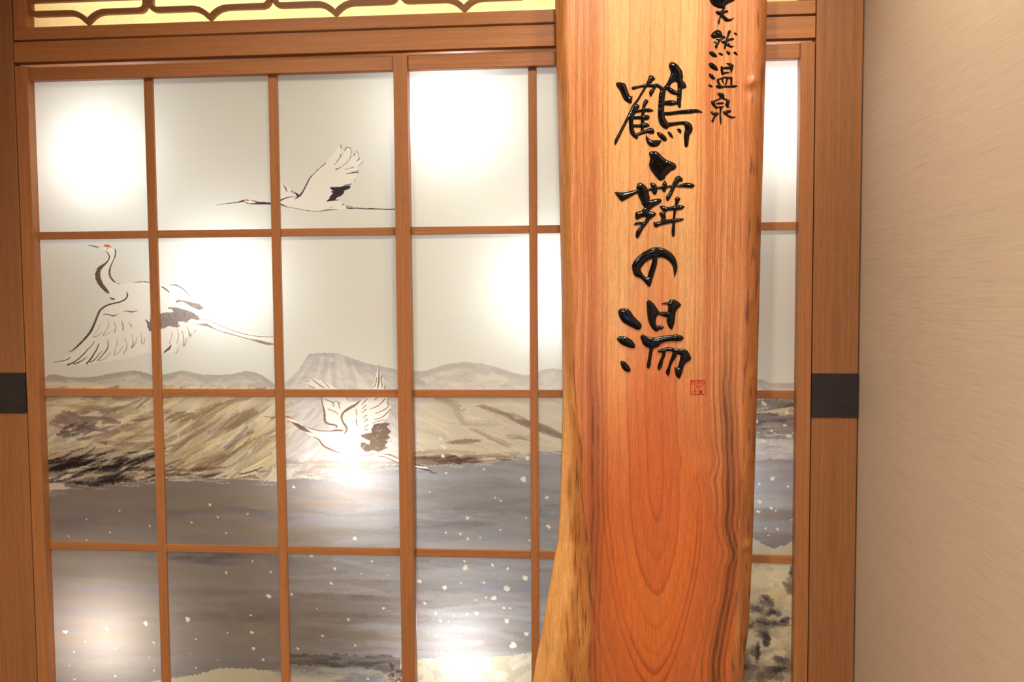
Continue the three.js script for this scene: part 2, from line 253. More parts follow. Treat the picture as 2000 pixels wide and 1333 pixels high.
glyphNature.fills.push([[668,1967.8],[671,1969.4],[676.9,1966.5],[677.5,1962],[674.5,1959.6],[671.5,1961.2],[669,1964.8]]);
glyphNature.fills.push([[682.1,1964.9],[686.8,1967.2],[690.3,1963.6],[693,1958.1],[688.9,1959.7],[684.9,1961.8]]);
glyphNature.brush.push([[675.2,2006.5,6.3],[672.7,1999.8,4.7],[669.8,1991,4.7],[667.9,1983.1,4.7],[666.5,1975.2,4.4],[666.2,1971.3,1.3]]);
glyphNature.brush.push([[660.1,1987.3,3.8],[664.9,1985.7,5.7],[672.8,1989.9,5.2],[680.7,1991.8,5],[683.9,1991.1,1.7]]);
const glyphWarm = { fills: [], brush: [], holes: [] };
glyphWarm.fills.push([[633.3,1943.6],[637.3,1946.5],[642.7,1945],[650.8,1938.3],[653.7,1930],[648.2,1929.8],[640.6,1933.2],[635.2,1938.2]]);
glyphWarm.fills.push([[633.7,1923.2],[636.9,1925.1],[642.8,1921.9],[647.7,1915.3],[646.7,1911.6],[641.8,1912.3],[636.4,1916.7]]);
glyphWarm.fills.push([[632.4,1901.3],[634.9,1903.7],[639.7,1902.1],[642.8,1897.2],[640.8,1896.2],[635.5,1898.5]]);
glyphWarm.fills.push([[667.3,1943.7],[674.8,1944.6],[680.1,1942.8],[684.7,1939.5],[682.9,1932.6],[680.3,1923.5],[678.1,1924.1],[676.5,1933.8],[673.8,1939.8]]);
glyphWarm.brush.push([[659.9,1937,4.5],[660.5,1930,5.6],[661.9,1923.7,6.1]]);
glyphWarm.brush.push([[663.1,1934.2,3.4],[670,1934.5,5.6],[677,1933.6,3.9]]);
glyphWarm.brush.push([[662.1,1923.5,5.6],[667.4,1925,4.5],[674.4,1925.3,2.9]]);
glyphWarm.brush.push([[652.3,1910.9,4.5],[654.2,1905.5,5.1],[656.9,1899,5.6]]);
glyphWarm.brush.push([[652,1911.5,3.9],[659,1914,3.4],[665.4,1915.9,3.4],[671.8,1915.2,3.9],[679.8,1914.2,4.9]]);
glyphWarm.brush.push([[679.8,1914.5,4.5],[679.8,1908,4.5],[679.4,1900.5,3.9]]);
glyphWarm.brush.push([[662.2,1914.9,3.4],[661.7,1909.6,3.9],[663.8,1904.2,2.2]]);
glyphWarm.brush.push([[671.3,1914.7,4.5],[669.7,1907.2,3.9],[667.6,1900.9,3.4]]);
glyphWarm.brush.push([[650.5,1898.6,4.5],[655.9,1896.7,6.3],[665.5,1897.7,4.5],[676.2,1897.4,5.1],[684.7,1897.7,5.6],[691.7,1898.1,1.3]]);
const glyphSpring = { fills: [], brush: [], holes: [] };
glyphSpring.fills.push([[650.6,1883.6],[655.9,1886.4],[663.4,1883.8],[666.7,1879.4],[666.2,1874.1],[661.4,1872.6],[657.1,1875.4],[653.8,1879.7]]);
glyphSpring.fills.push([[638.9,1869.4],[643.1,1870.3],[646.9,1867],[649.1,1859.4],[652.9,1855],[649.7,1851.9],[644.3,1857.4],[640,1862.9]]);
glyphSpring.fills.push([[669.9,1871.8],[673.1,1872.3],[677.5,1868.4],[674.8,1860.9],[675.4,1856.1],[673.8,1853.7],[667.9,1857.9],[666.8,1861.1],[668.9,1866.5]]);
glyphSpring.fills.push([[638.1,1847.9],[640.1,1848.9],[646.5,1847.1],[656.2,1845.3],[653,1841],[647.6,1835.8],[644.5,1826.1],[639.1,1827.9],[641.2,1831.6],[645.5,1840.1],[640.1,1843]]);
glyphSpring.fills.push([[662.1,1847.3],[665.8,1848.8],[672.2,1850.2],[678.6,1850.6],[680.6,1847.9],[677.6,1845.3],[671.7,1844.3],[674.4,1840.5],[680.9,1837.1],[690,1836.9],[684.1,1833.8],[678.8,1833.4],[672.3,1837.3],[664.8,1841.8]]);
glyphSpring.brush.push([[658.1,1874.3,3.9],[651.7,1871.2,2.8],[642.1,1867.7,4.3]]);
glyphSpring.brush.push([[663.5,1873.6,3.4],[671.6,1870.5,3.8]]);
glyphSpring.brush.push([[650.2,1863.7,2.5],[657.1,1864.6,4.7],[664.4,1864.2,2.2]]);
glyphSpring.brush.push([[651.3,1856.7,3.1],[663.6,1857.5,2.7]]);
glyphSpring.brush.push([[659.3,1855.9,5.6],[658.3,1848.4,3.6],[657.8,1839.8,3.4],[659,1829,3.8],[659.3,1819.9,0.9]]);
function paintCranes(ink, fill) {
  fill([[-723.9,1590.2],[-711.2,1600.6],[-693.2,1589.8],[-688.8,1574.6],[-699.4,1551.3],[-704.9,1533.7],[-695.7,1516],[-679.9,1510],[-646.6,1514.5],[-606.3,1514.1],[-563.9,1506.8],[-521.9,1489],[-498.3,1467.8],[-486.7,1450.2],[-481.1,1435],[-433.2,1418.4],[-385.5,1400.8],[-322.4,1385.4],[-322.6,1376.1],[-362,1380.9],[-409.8,1391.5],[-457.6,1409.2],[-487.3,1426.8],[-506,1409.4],[-524.9,1386],[-543.5,1374.2],[-562.4,1350.7],[-593,1350.8],[-623.6,1350.8],[-642.2,1346.1],[-660.9,1339],[-685.7,1335.5],[-710.5,1331.9],[-735.3,1329.5],[-766.5,1324.8],[-803.9,1323.6],[-831.2,1328.4],[-822.1,1339.1],[-792.8,1355.7],[-770.8,1380.6],[-751.1,1410.2],[-737.7,1439.7],[-718.5,1459.7],[-694.7,1471.3],[-707.7,1486.7],[-723.3,1498.6],[-735.1,1516.4],[-739.4,1534],[-731.5,1549.2],[-715,1563.1],[-704.7,1574.8],[-708,1586.5]], 0);
  ink([[-754.7,1599.9,0.7],[-748,1598.4,1.5],[-737.2,1596.4,2.2],[-728.4,1594.4,1.7]], 0);
  ink([[-712.4,1587.5,0.7],[-707.9,1581.6,2],[-704.1,1572.5,3],[-706.4,1566.1,2.7],[-711.3,1559.7,3.7],[-721.1,1552,6.2],[-729.5,1544.3,9.3],[-733.2,1534,11.8],[-732.9,1523.6,12.5],[-727.9,1511.9,11.2],[-720.1,1501.5,9.3],[-712.9,1493.6,7.5],[-707.6,1488.7,2.5]], 0);
  ink([[-690,1589.8,2.5],[-688.9,1582.7,3],[-691.2,1572.4,2.7],[-697,1560.8,2.2],[-702.2,1549.2,3],[-705.3,1537.6,4.5],[-703.6,1527.3,4.5],[-698.4,1519.4,3.5],[-692.5,1513.6,2.5]], 0);
  ink([[-689.8,1512.9,0.6],[-680.5,1509.2,0.9]], 0);
  ink([[-707.3,1479.3,0.7],[-700.6,1476,3.7],[-694.1,1475.1,2]], 0);
  ink([[-650.6,1513.2,0.6],[-638.4,1514,1.5],[-629,1514.7,1.5],[-615.5,1513.9,1.7],[-607.5,1512.5,2]], 0);
  ink([[-666.2,1492,1.5],[-663.9,1485.5,3],[-665.9,1478.4,3.2],[-672.2,1473.2,3.2],[-684.6,1468.1,3],[-700.9,1465,3.2],[-714.7,1460.5,3.5],[-724.4,1454.7,4.2],[-730.7,1449.5,4.7],[-735.8,1440.6,4.5],[-741.7,1427.6,4.7],[-747.6,1414.6,5.2],[-754.9,1401.5,5.7],[-763.5,1391.1,5.2],[-774.8,1379.3,4.5],[-786.2,1368.9,3.5],[-798.2,1359.1,2.5],[-810.1,1353.2,0.7]], 0);
  ink([[-709.5,1592.2,2],[-707.3,1591.1,2.2]], 0);
  fill([[-718.5,1596.6],[-714,1600.4],[-705.9,1600.7],[-700.6,1597],[-696.6,1593.1],[-702,1594.2],[-710.1,1594.5]], 1);
  ink([[-724.2,1440.3,1.2],[-716.7,1440.5,1.5],[-705.9,1438.5,2.2],[-697.8,1436.8,2.2],[-687.5,1441.4,0.7]], 0);
  ink([[-674.4,1447.5,1.2],[-664.9,1447.4,1.7],[-655.5,1445.7,2.5],[-646,1447.3,1.7],[-640.5,1449.2,0.5]], 0);
  ink([[-805,1342.9,0.5],[-813.4,1336.8,2],[-821.8,1333.5,1.7],[-846.8,1329.3,1]], 0);
  ink([[-747.2,1378,1.2],[-754.7,1367.5,1.5],[-764.6,1358.4,1.7],[-776,1346.6,2.2],[-788.7,1336.1,2.2],[-800,1328.9,2.7],[-815.6,1323,3]], 0);
  ink([[-765.2,1342.7,0.9],[-776.4,1334.8,1.7],[-789,1328.2,2.2],[-800.1,1325.6,2.5]], 0);
  ink([[-736.5,1372.7,2],[-742.7,1358.4,2.5],[-749.9,1347.9,2.7],[-757.1,1337.4,3],[-768.5,1325.3,3.2]], 0);
  ink([[-729.2,1355.7,0.6],[-739.1,1345.3,1.5],[-749,1334.8,2.2],[-760.2,1329.5,2]], 0);
  ink([[-715.4,1380.5,1.2],[-713.7,1370.1,1.7],[-718.2,1358.3,2.2],[-726.7,1347.9,1.7],[-736.6,1337.4,1.7],[-742.2,1333.5,1.7]], 0);
  ink([[-708.8,1353.1,0.5],[-718.7,1341.3,1],[-729.9,1334.8,1.2],[-739.5,1332.2,1.2]], 2);
  ink([[-692,1385.7,0.7],[-693.2,1370,1],[-697.7,1358.3,1],[-699.3,1350.5,1.7]], 2);
  ink([[-678.4,1367.4,0.5],[-688.4,1353.1,1],[-702.2,1345.9,1.7]], 2);
  ink([[-673.7,1385.6,0.7],[-669.4,1371.3,1.2],[-670.4,1360.9,1.7],[-679.1,1346.5,1.2]], 2);
  ink([[-657.2,1393.4,0.5],[-653.6,1377.8,1.2],[-655.3,1366.1,3.7],[-660.2,1362.2,1.7]], 2);
  ink([[-643.8,1388.2,0.5],[-648.3,1372.6,1.2],[-655.4,1364.8,1.2]], 2);
  ink([[-636.7,1398.6,0.5],[-633,1385.5,1.2],[-633.4,1375.1,1.5],[-628,1372.5,1.2],[-624.8,1388.1,0.5]], 2);
  ink([[-731.1,1417.1,0.7],[-738.4,1404.1,1],[-749.8,1391.1,1],[-743,1389.1,1.7],[-727.7,1398.8,0.5]], 2);
  ink([[-714.4,1428.8,0.5],[-710.6,1419.6,1],[-716.6,1404,1.2],[-726.6,1391,1.2],[-708.7,1397.5,0.6]], 2);
  ink([[-698.9,1424.2,0.7],[-694.6,1411.8,1.7],[-697.7,1398.1,2]], 2);
  ink([[-680.5,1426,1.2],[-676.8,1414.3,2.5],[-677.2,1401.9,2]], 2);
  ink([[-663,1422.1,0.5],[-657.8,1414.2,2.2],[-657.3,1409.7,1]], 2);
  ink([[-623.6,1427.7,1.2],[-618.3,1423.2,3.2],[-613.3,1411.5,7.5],[-610.2,1402.4,8.7]], 0);
  fill([[-550.5,1468.1],[-545.6,1472.1],[-537.7,1471.8],[-525.1,1469.9],[-506.4,1465.8],[-492.3,1462.4],[-483.8,1454.8],[-485.5,1450.2],[-494.2,1449],[-506.7,1454.1],[-519.1,1461],[-528.4,1467.2],[-537.8,1469],[-548.2,1465.8]], 3, 1.5);
  fill([[-570.7,1453.7],[-561.9,1455.9],[-544.5,1454.3],[-527.3,1450.4],[-511.7,1445],[-499.3,1436.6],[-490.9,1428.2],[-498,1425.9],[-510.5,1429],[-516.9,1427.6],[-524.9,1421.5],[-537.5,1423.1],[-544.7,1422.3],[-544.1,1415.5],[-539.4,1413.2],[-545.8,1409.4],[-556.9,1410.2],[-567.9,1413.3],[-576,1408],[-584.8,1406.5],[-609.6,1400.4],[-618.8,1411.2],[-615.3,1420.3],[-610.3,1429.5],[-611.6,1438.7],[-605.1,1441.7],[-584.5,1441.6],[-576.5,1443.8],[-562.2,1443.8],[-554.3,1446],[-558.9,1451.4]], 3, 2);
  ink([[-583.4,1504,1.8],[-576.4,1500.2,2.9],[-563.3,1489.9,1.8]], 0);
  ink([[-562,1506.6,1.2],[-547.8,1506.5,1.8],[-535.3,1500.6,1.8],[-523,1489.9,1.5],[-510.5,1475,0.6]], 0);
  ink([[-562.8,1369.7,1.8],[-567.9,1361.3,5],[-574.3,1356.7,4.1],[-580.9,1351,2.1]], 0);
  ink([[-490.1,1426.7,0.9],[-476,1426.6,1],[-463.5,1421.2,1.2],[-441.8,1411.3,1.2],[-418.5,1402.8,1.3],[-395.3,1395.5,1.5],[-372,1390.6,1.5],[-348.7,1387.8,1.5],[-321.5,1387.1,1.2]], 3);
  ink([[-509.3,1417.6,0.9],[-495.1,1416,1.2],[-479.4,1415.2,5.6],[-468.5,1410.6,3.5],[-457.7,1405.3,1.5],[-445.2,1400.7,1.2],[-426.6,1395.3,2.1],[-411,1391.4,1.8],[-387.7,1384.5,1.8],[-370.6,1380.7,2.6],[-352,1376.1,6.5],[-333.5,1371.5,5.3],[-320.3,1370.7,1.8]], 3);
  ink([[-559.6,1400.3,0.7],[-562.4,1385,1.2],[-567.6,1371.2,1.5]], 3);
  ink([[-547.5,1406.3,0.6],[-544.8,1389.5,1.2],[-549.3,1372.7,1.2]], 3);
  ink([[-545.6,1363.5,0.6],[-547.4,1355.9,1.2],[-553.1,1349.8,1.8]], 3);
  ink([[-535.8,1401.7,0.7],[-533.4,1389.5,1.8],[-532.6,1374.2,2.1],[-532.8,1366.6,4.4]], 3);
  ink([[-525.2,1386.4,0.6],[-527.9,1374.2,1.2],[-530.4,1368.1,2.1]], 3);
  ink([[-525.2,1412.3,0.7],[-520.7,1403.2,1.5],[-517.2,1387.9,3.5]], 3);
  ink([[-512.3,1395.5,0.7],[-516.4,1389.4,1.8]], 3);
  ink([[-506.6,1401.6,2.6],[-504.3,1399.3,1.5]], 3);
  fill([[-310,1692.7],[-307.8,1729.7],[-297.8,1732.5],[-292.1,1732.8],[-278.1,1725],[-267.1,1709.8],[-258.7,1705.6],[-253.1,1706.2],[-242.9,1719],[-232.7,1737.9],[-221.1,1752.7],[-206.8,1766],[-192.6,1776.6],[-184,1786],[-171.1,1800.6],[-163.9,1812.7],[-159.6,1815.6],[-155.6,1808.4],[-156.5,1796.3],[-160.2,1785.5],[-153.1,1792.1],[-145.9,1805.5],[-143,1810.2],[-136.1,1807.4],[-134.1,1798.5],[-136.4,1786.4],[-140.8,1778.3],[-129.4,1789],[-125.1,1797],[-122.2,1801],[-117.5,1795.5],[-118.3,1788.7],[-122.6,1779.3],[-114.1,1785.9],[-106.6,1780.4],[-110.2,1773.7],[-121.4,1767.1],[-121.5,1761.7],[-116.7,1757.5],[-124.5,1749.6],[-125.4,1738.7],[-133.2,1729.3],[-136.8,1724],[-151.7,1713.3],[-154.6,1705.2],[-170.2,1698.7],[-163.3,1693.1],[-149.5,1680.6],[-145.4,1673],[-166.4,1672],[-191.8,1671],[-215.7,1669.3],[-239.7,1671],[-265,1676.9],[-283.3,1681.3],[-298.8,1686.3],[-310.1,1688.6]], 0);
  fill([[-184.5,1721.4],[-179.6,1722.3],[-162.7,1722.4],[-148.7,1724.9],[-136.1,1725.3],[-139,1717.9],[-151.7,1714],[-151.7,1710.6],[-154.6,1705.9],[-160.3,1701.9],[-168.8,1698.6],[-171.6,1694.6],[-164,1693.1],[-180.1,1691.7],[-194.2,1690.2],[-185.7,1696.2],[-184.1,1701.6],[-177,1709],[-182.5,1712.8],[-175.5,1713.7],[-181,1717.2]], 4, .8);
  ink([[-253.8,1703.4,3.8],[-245.9,1713.6,3.3],[-238.5,1727.1,2.7],[-228.3,1744.6,1.9],[-218.3,1754,1.2],[-206.8,1764.7,1.4],[-192.6,1775.6,1.6]], 4);
  ink([[-267.1,1713.9,1.1],[-258.7,1706.3,4.9],[-256,1703.5,4.1],[-266,1696.8,0.8]], 4);
  ink([[-308.6,1692,2.7],[-298.6,1694.6,2.7],[-285.8,1699.8,2.2],[-273,1702.4,1.1],[-264.5,1702.2,0.7]], 4);
  ink([[-291.5,1730.7,0.8],[-285.3,1719.7,2.2],[-281.9,1714.2,1.6]], 4);
  ink([[-285.2,1725.2,1.1],[-283.9,1721.7,1.4]], 4);
  ink([[-272.7,1716.7,1.9],[-267.9,1709.1,0.7]], 4);
  ink([[-298.8,1685.7,2.7],[-294.6,1684.9,3],[-281.9,1679.9,1.1],[-265,1676.6,0.8],[-239.7,1671.7,0.7],[-222.8,1669.8,0.9],[-205.9,1669.6,0.9],[-187.5,1671.9,1.9],[-166.4,1672,0.8]], 4);
  ink([[-150.8,1726.3,1.1],[-143,1727.1,1.4],[-133.9,1728.7,1.6]], 4);
  ink([[-158.3,1815.3,1.9],[-156.3,1809.8,1.6],[-155.6,1805.7,0.5]], 4);
  ink([[-157.2,1794.9,2.2],[-160.2,1786.9,1.4],[-173,1770.8,0.5]], 4);
  ink([[-148.7,1800.9,1.6],[-144.4,1808.9,1.6],[-139.5,1809.5,1.2],[-134.7,1804.6,1.1],[-135.7,1789.1,0.7],[-143.6,1777,0.8],[-157.7,1766.5,1.1],[-170.4,1761,2.2]], 4);
  ink([[-128.3,1790.3,1.1],[-125.1,1796.3,2.4]], 4);
  ink([[-122.9,1801,1.4],[-118.1,1795.5,1.1],[-119,1788.7,0.7]], 4);
  ink([[-121.9,1778.2,1.1],[-114.1,1785.9,1.9]], 4);
  ink([[-107.3,1779.7,0.8],[-111.5,1773.7,1.1],[-118.6,1769.1,0.5]], 4);
  ink([[-128.4,1765.9,1.4],[-149.5,1760.2,0.5]], 4);
  ink([[-146.8,1751.1,1.1],[-137,1752.5,1.6],[-120.2,1753.5,1.6],[-118.2,1751.9,2.2]], 4);
  ink([[-132.8,1753.8,1.1],[-117.4,1757.6,1.6]], 4);
  ink([[-125.4,1738.7,0.7],[-129.7,1733.4,0.7]], 4);
  ink([[-169.6,1693.2,1.9],[-163.2,1694.5,0.8]], 4);
  ink([[-157.1,1683.5,1.4],[-152.2,1683.4,1.9]], 4);
  ink([[-148.1,1679.9,2.2],[-141.1,1679.1,1.4],[-132.7,1676.9,0.8]], 4);
  ink([[-148.1,1675.8,2.7],[-138.4,1674.7,2.4],[-124.4,1674.8,1.9],[-103.4,1673.1,1.9],[-89.5,1672.9,2.4],[-68.6,1671.9,1.9],[-49.2,1670.9,2.2],[-36.7,1671.4,2.2]], 4);
  ink([[-182.5,1677.3,1.4],[-179.7,1677,1.1]], 4);
  fill([[-379.1,1694.4],[-367,1696.4],[-357.1,1694.1],[-355,1689.8],[-369.3,1688.5],[-377,1690.6]], 0);
  ink([[-446.7,1687,0.6],[-424.5,1689.4,1.3],[-400.1,1692,1.9],[-389,1694,3.8],[-381.3,1696,3.8]], 4);
  ink([[-381.3,1693.4,2.1],[-373.7,1689,1.7],[-360.5,1688.4,2.9],[-347.3,1688.6,5],[-329.8,1688.4,4.6],[-316.6,1687.7,4.2]], 4);
  ink([[-367,1695.7,0.8],[-356,1693.4,2.1],[-347.3,1690.7,2.9],[-329.7,1690.5,2.1]], 4);
  fill([[-381.2,1697.2],[-375.7,1698.6],[-368.1,1695.7],[-375.8,1694.4]], 1);
  fill([[-302.7,1204.6],[-290.8,1205.6],[-277.2,1197.9],[-255.8,1184.5],[-232.3,1174.9],[-208.8,1172.2],[-189.1,1175.2],[-202.6,1188.7],[-208,1215.7],[-213.2,1250.4],[-238.2,1275.3],[-251.7,1286.9],[-230,1290.7],[-210.5,1288.8],[-193,1281.2],[-175.6,1269.7],[-148.9,1239],[-129.3,1241],[-105.8,1250.7],[-93.9,1269.9],[-79.5,1323.4],[-74.1,1300.5],[-64.8,1270],[-59.4,1247],[-52,1224.1],[-60,1204.9],[-67.9,1195.2],[-91.3,1189.3],[-97.4,1173.9],[-105.3,1166.1],[-105.5,1150.7],[-121.1,1148.7],[-123.3,1137.1],[-104,1125.6],[-80.6,1125.8],[-36.2,1108.9],[-36.3,1101.2],[-65.3,1112.5],[-92.4,1120],[-131.4,1117.7],[-178.3,1122.1],[-209.5,1136.4],[-232.7,1157.5],[-248.2,1167.1],[-271.5,1184.4],[-287.1,1195.9],[-298.8,1201.7]], 0);
  fill([[-293,1194.9],[-281.2,1192.1],[-267.5,1189.2],[-253.8,1181.6],[-240.3,1171],[-230.5,1168.2],[-248.2,1170],[-263.8,1175.7],[-273.5,1183.4],[-281.3,1190.1]], 5, .6);
  fill([[-122.8,1164.1],[-111.1,1167.1],[-97.4,1170],[-97.3,1179.7],[-91.3,1189.3],[-79.6,1190.4],[-66,1193.3],[-54.4,1190.5],[-63.3,1182.8],[-52.7,1172.3],[-60.6,1164.5],[-53.9,1158.8],[-66.6,1152],[-60.8,1150.1],[-64.8,1145.2],[-68.8,1139.4],[-61,1135.7],[-72.8,1129.8],[-84.5,1126.8],[-96.1,1129.6],[-104,1125.6],[-113.7,1126.5],[-124.3,1137.1],[-123.1,1146.7],[-113.4,1146.8],[-103.7,1141.1],[-101.6,1150.7],[-111.3,1154.5],[-121,1159.3]], 5, 2);
  fill([[-300.7,1204.6],[-290.8,1206.6],[-275.2,1198.3],[-290.9,1202.7],[-298.8,1202.4]], 1);
  ink([[-348.3,1204.9,0.9],[-334.4,1203.8,1.5],[-320.6,1202.3,1.5],[-299.8,1202.6,1.5]], 5);
  ink([[-292.9,1200.9,1.9],[-291.3,1200.7,1.9]], 5);
  ink([[-255.8,1184.5,1.1],[-240.1,1177.8,1.5],[-220.5,1173.5,1.9],[-197,1172.3,2.2],[-177.4,1174.3,4.1],[-163.7,1173.8,2.2]], 5);
  ink([[-213.2,1249.4,1.9],[-209.6,1231.1,2.6],[-206,1213.7,4.8],[-205.4,1196.4,5.6],[-198.6,1189.7,4.8],[-185,1186.8,4.1],[-178.2,1184,3.7],[-181.2,1178.2,1.5]], 5);
  ink([[-121.5,1243.9,1.5],[-133.4,1233.3,4.5],[-147.1,1225.6,6.3],[-161,1215.9,4.8],[-166.7,1204.3,4.5],[-163.3,1192.8,3.7],[-156.7,1183.1,5.2],[-155.9,1173.5,3.7],[-163.9,1164.2,0.9]], 5);
  ink([[-211.2,1248.4,1.1],[-197.6,1242.7,1.5],[-187,1237.9,2.2],[-184.2,1228.3,1.9]], 5);
  ink([[-186,1237.9,1.1],[-178.1,1240.8,1.5],[-173.3,1237,1.9],[-170.6,1224.5,2.2]], 5);
  ink([[-172.3,1238,1.5],[-166.5,1235.1,0.9]], 5);
  ink([[-198,1222.5,1.1],[-188.3,1219.6,1.5],[-178.6,1214.8,1.5],[-174.8,1210.4,1.5]], 5);
  ink([[-119.8,1232.4,1.5],[-111.8,1241.1,1.9],[-105.9,1248.8,1.1]], 5);
  ink([[-119.9,1222.8,1.1],[-110,1231.5,1.9]], 5);
  ink([[-120.1,1214.2,1.1],[-109.2,1222.9,2.2]], 5);
  ink([[-117.3,1201.7,1.1],[-108.4,1210.4,2.2]], 5);
  ink([[-114.6,1193,1.1],[-106.7,1200.8,2.6]], 5);
  ink([[-113.8,1181.5,1.5],[-104.9,1188.3,2.2]], 5);
  ink([[-115.8,1174.7,1.5],[-105.1,1177.7,1.9]], 5);
  ink([[-133.5,1223.7,0.9],[-131.8,1212.2,1.9],[-132.8,1208.3,0.9]], 5);
  ink([[-132,1200.6,2.2],[-132.5,1191,1.9],[-128.4,1183.3,0.7]], 5);
  ink([[-100.5,1222.9,1.1],[-80.9,1231.6,1.9],[-65.2,1247,1.9]], 5);
  ink([[-90.4,1243.1,1.5],[-82.6,1249.8,1.5]], 5);
  ink([[-89,1212.4,0.9],[-71.4,1220.2,1.9],[-59.7,1227.9,1.9],[-56.6,1239.4,1.5]], 5);
  ink([[-91.1,1198.9,1.1],[-73.6,1204.8,1.9],[-59.8,1216.4,2.2],[-53,1224.1,2.6]], 5);
  ink([[-59.4,1247,1.5],[-60.6,1233.6,2.2]], 5);
  ink([[-95.1,1191.2,1.1],[-77.6,1197.1,1.5],[-64,1199.1,1.1]], 5);
  ink([[-78.5,1324.4,0.9],[-78.8,1306.2,2.2],[-79.1,1289.1,3],[-82.3,1269.9,2.2]], 5);
  ink([[-83.8,1294.8,1.9],[-88,1277.6,1.5],[-92.9,1270.9,1.1]], 5);
  ink([[-72.1,1299.6,2.6],[-74.2,1291,1.9],[-71.5,1275.7,2.2],[-73.5,1271.9,0.9]], 5);
  ink([[-65.7,1276.7,1.9],[-66.8,1269,2.2]], 5);
  ink([[-249.7,1286.9,1.5],[-239.9,1285.9,1.5]], 5);
  ink([[-232,1289.2,1.5],[-218.5,1279.2,1.9],[-205,1270,1.5]], 5);
  ink([[-208.5,1287.9,0.9],[-200.9,1279.2,1.5],[-193.2,1270.6,1.5]], 5);
  ink([[-242.1,1276.3,1.3],[-226.5,1270,1.9]], 5);
  ink([[-183.3,1275.4,0.9],[-175.6,1270.7,0.9]], 5);
  ink([[-232.6,1158.5,1.5],[-221,1152.7,3.4],[-209.4,1138.3,4.5],[-193.9,1130.7,3.7],[-178.3,1124,2.2],[-170.5,1121.2,0.9]], 5);
  ink([[-131.4,1118.1,1.1],[-111.9,1117.8,1.5],[-86.5,1121,1.5]], 5);
  ink([[-84.5,1126.8,1.5],[-67.1,1120.2,1.5],[-53.5,1118.4,2.6],[-36.2,1109.9,1.5]], 5);
  ink([[-86.6,1116.1,1.5],[-69.1,1114.4,1.9],[-53.7,1107.8,2.2],[-34.4,1099.7,2.2]], 5);
  fill([[-8.2,1095.6],[16,1095.9],[32.1,1090],[19.9,1086.4],[-8.3,1090.6]], 0);
  ink([[-8.2,1098.2,1.6],[9.9,1095.8,2.3],[20,1094.5,1.9]], 4);
  ink([[-8.3,1091.6,1.6],[9.9,1088.8,1.9],[21.9,1086.9,2.7],[39,1082.2,1.6]], 4);
  ink([[35,1079,1.6],[50.1,1078.5,1.6]], 4);
}
const farHillsLeft = [[-905.8,1279.2],[-873.9,1291.3],[-861.1,1299.7],[-842.2,1300.9],[-817.4,1294.9],[-773.8,1293.8],[-742.6,1297.4],[-699,1305.8],[-655.6,1310.6],[-625,1305.8],[-606.9,1297.6],[-569.9,1303.5],[-539.2,1310.6],[-521,1308.3],[-490.8,1301.2],[-448.4,1300.1],[-418.1,1302.5],[-387.7,1309.6],[-363.8,1306.1],[-340,1294.4],[-322.4,1280.4],[-292.8,1262.9]];
const plateau = [[-323,1254.6],[-292.3,1286.3],[-261.9,1313.1],[-245.9,1338.8],[-238.6,1349.2],[-195.9,1350.3],[-172.3,1350.3],[-148.9,1341],[-107.9,1327.1],[-61.2,1317.9],[-37.9,1313.3],[-8.9,1301.8],[25.9,1286.8]];
const farHillsMid = [[-43.8,1307.5],[-8.7,1309.8],[26.2,1309.9],[72.7,1324.8],[113.1,1330.5],[153.4,1327.1],[187.7,1318],[221.9,1306.6],[244.7,1300.9],[267.5,1302],[290.2,1313.5],[312.9,1315.7],[346.8,1311.2],[425.6,1298.8],[559.4,1306.9],[669.7,1299.1],[746.3,1293.6],[768.1,1291.4],[784.5,1283.6],[865.7,1284.9]];
const shore = [[-916.1,1017.9],[-871.6,1023.4],[-801.8,1036.4],[-739.1,1039.6],[-713.9,1044.7],[-614.4,1053.1],[-577.1,1061.9],[-491.2,1060.5],[-393.9,1059.2],[-321.4,1056.5],[-285.2,1061.7],[-225.1,1067.1],[-177.2,1079.4],[-129.5,1091.6],[-40.9,1097.2],[23.5,1094.3],[163,1102.7],[220.6,1113.7],[266.5,1125.6],[334.9,1133.1],[448,1143.2],[559.8,1155.5],[692.5,1172.3],[758.2,1175],[866.9,1175.7]];
const nearBank = [[-934.6,546.1],[-755.7,554.5],[-666.9,567.3],[-591.2,584.5],[-528.7,593.8],[-466.3,612.9],[-380.2,613.1],[-307,605.6],[-234.3,600.6],[-161.7,607.7],[-101.5,621.6],[-53.5,632.7],[-17.8,638.5],[6.1,646.4],[100.6,661.2],[170.9,657.3],[258.2,670.5],[333.4,703.3],[447.9,788.1],[560.7,871.8],[671.9,942.7],[749.2,941.8],[771.3,930.8],[793.4,919.8],[820.7,929.4],[847.9,943.5]];
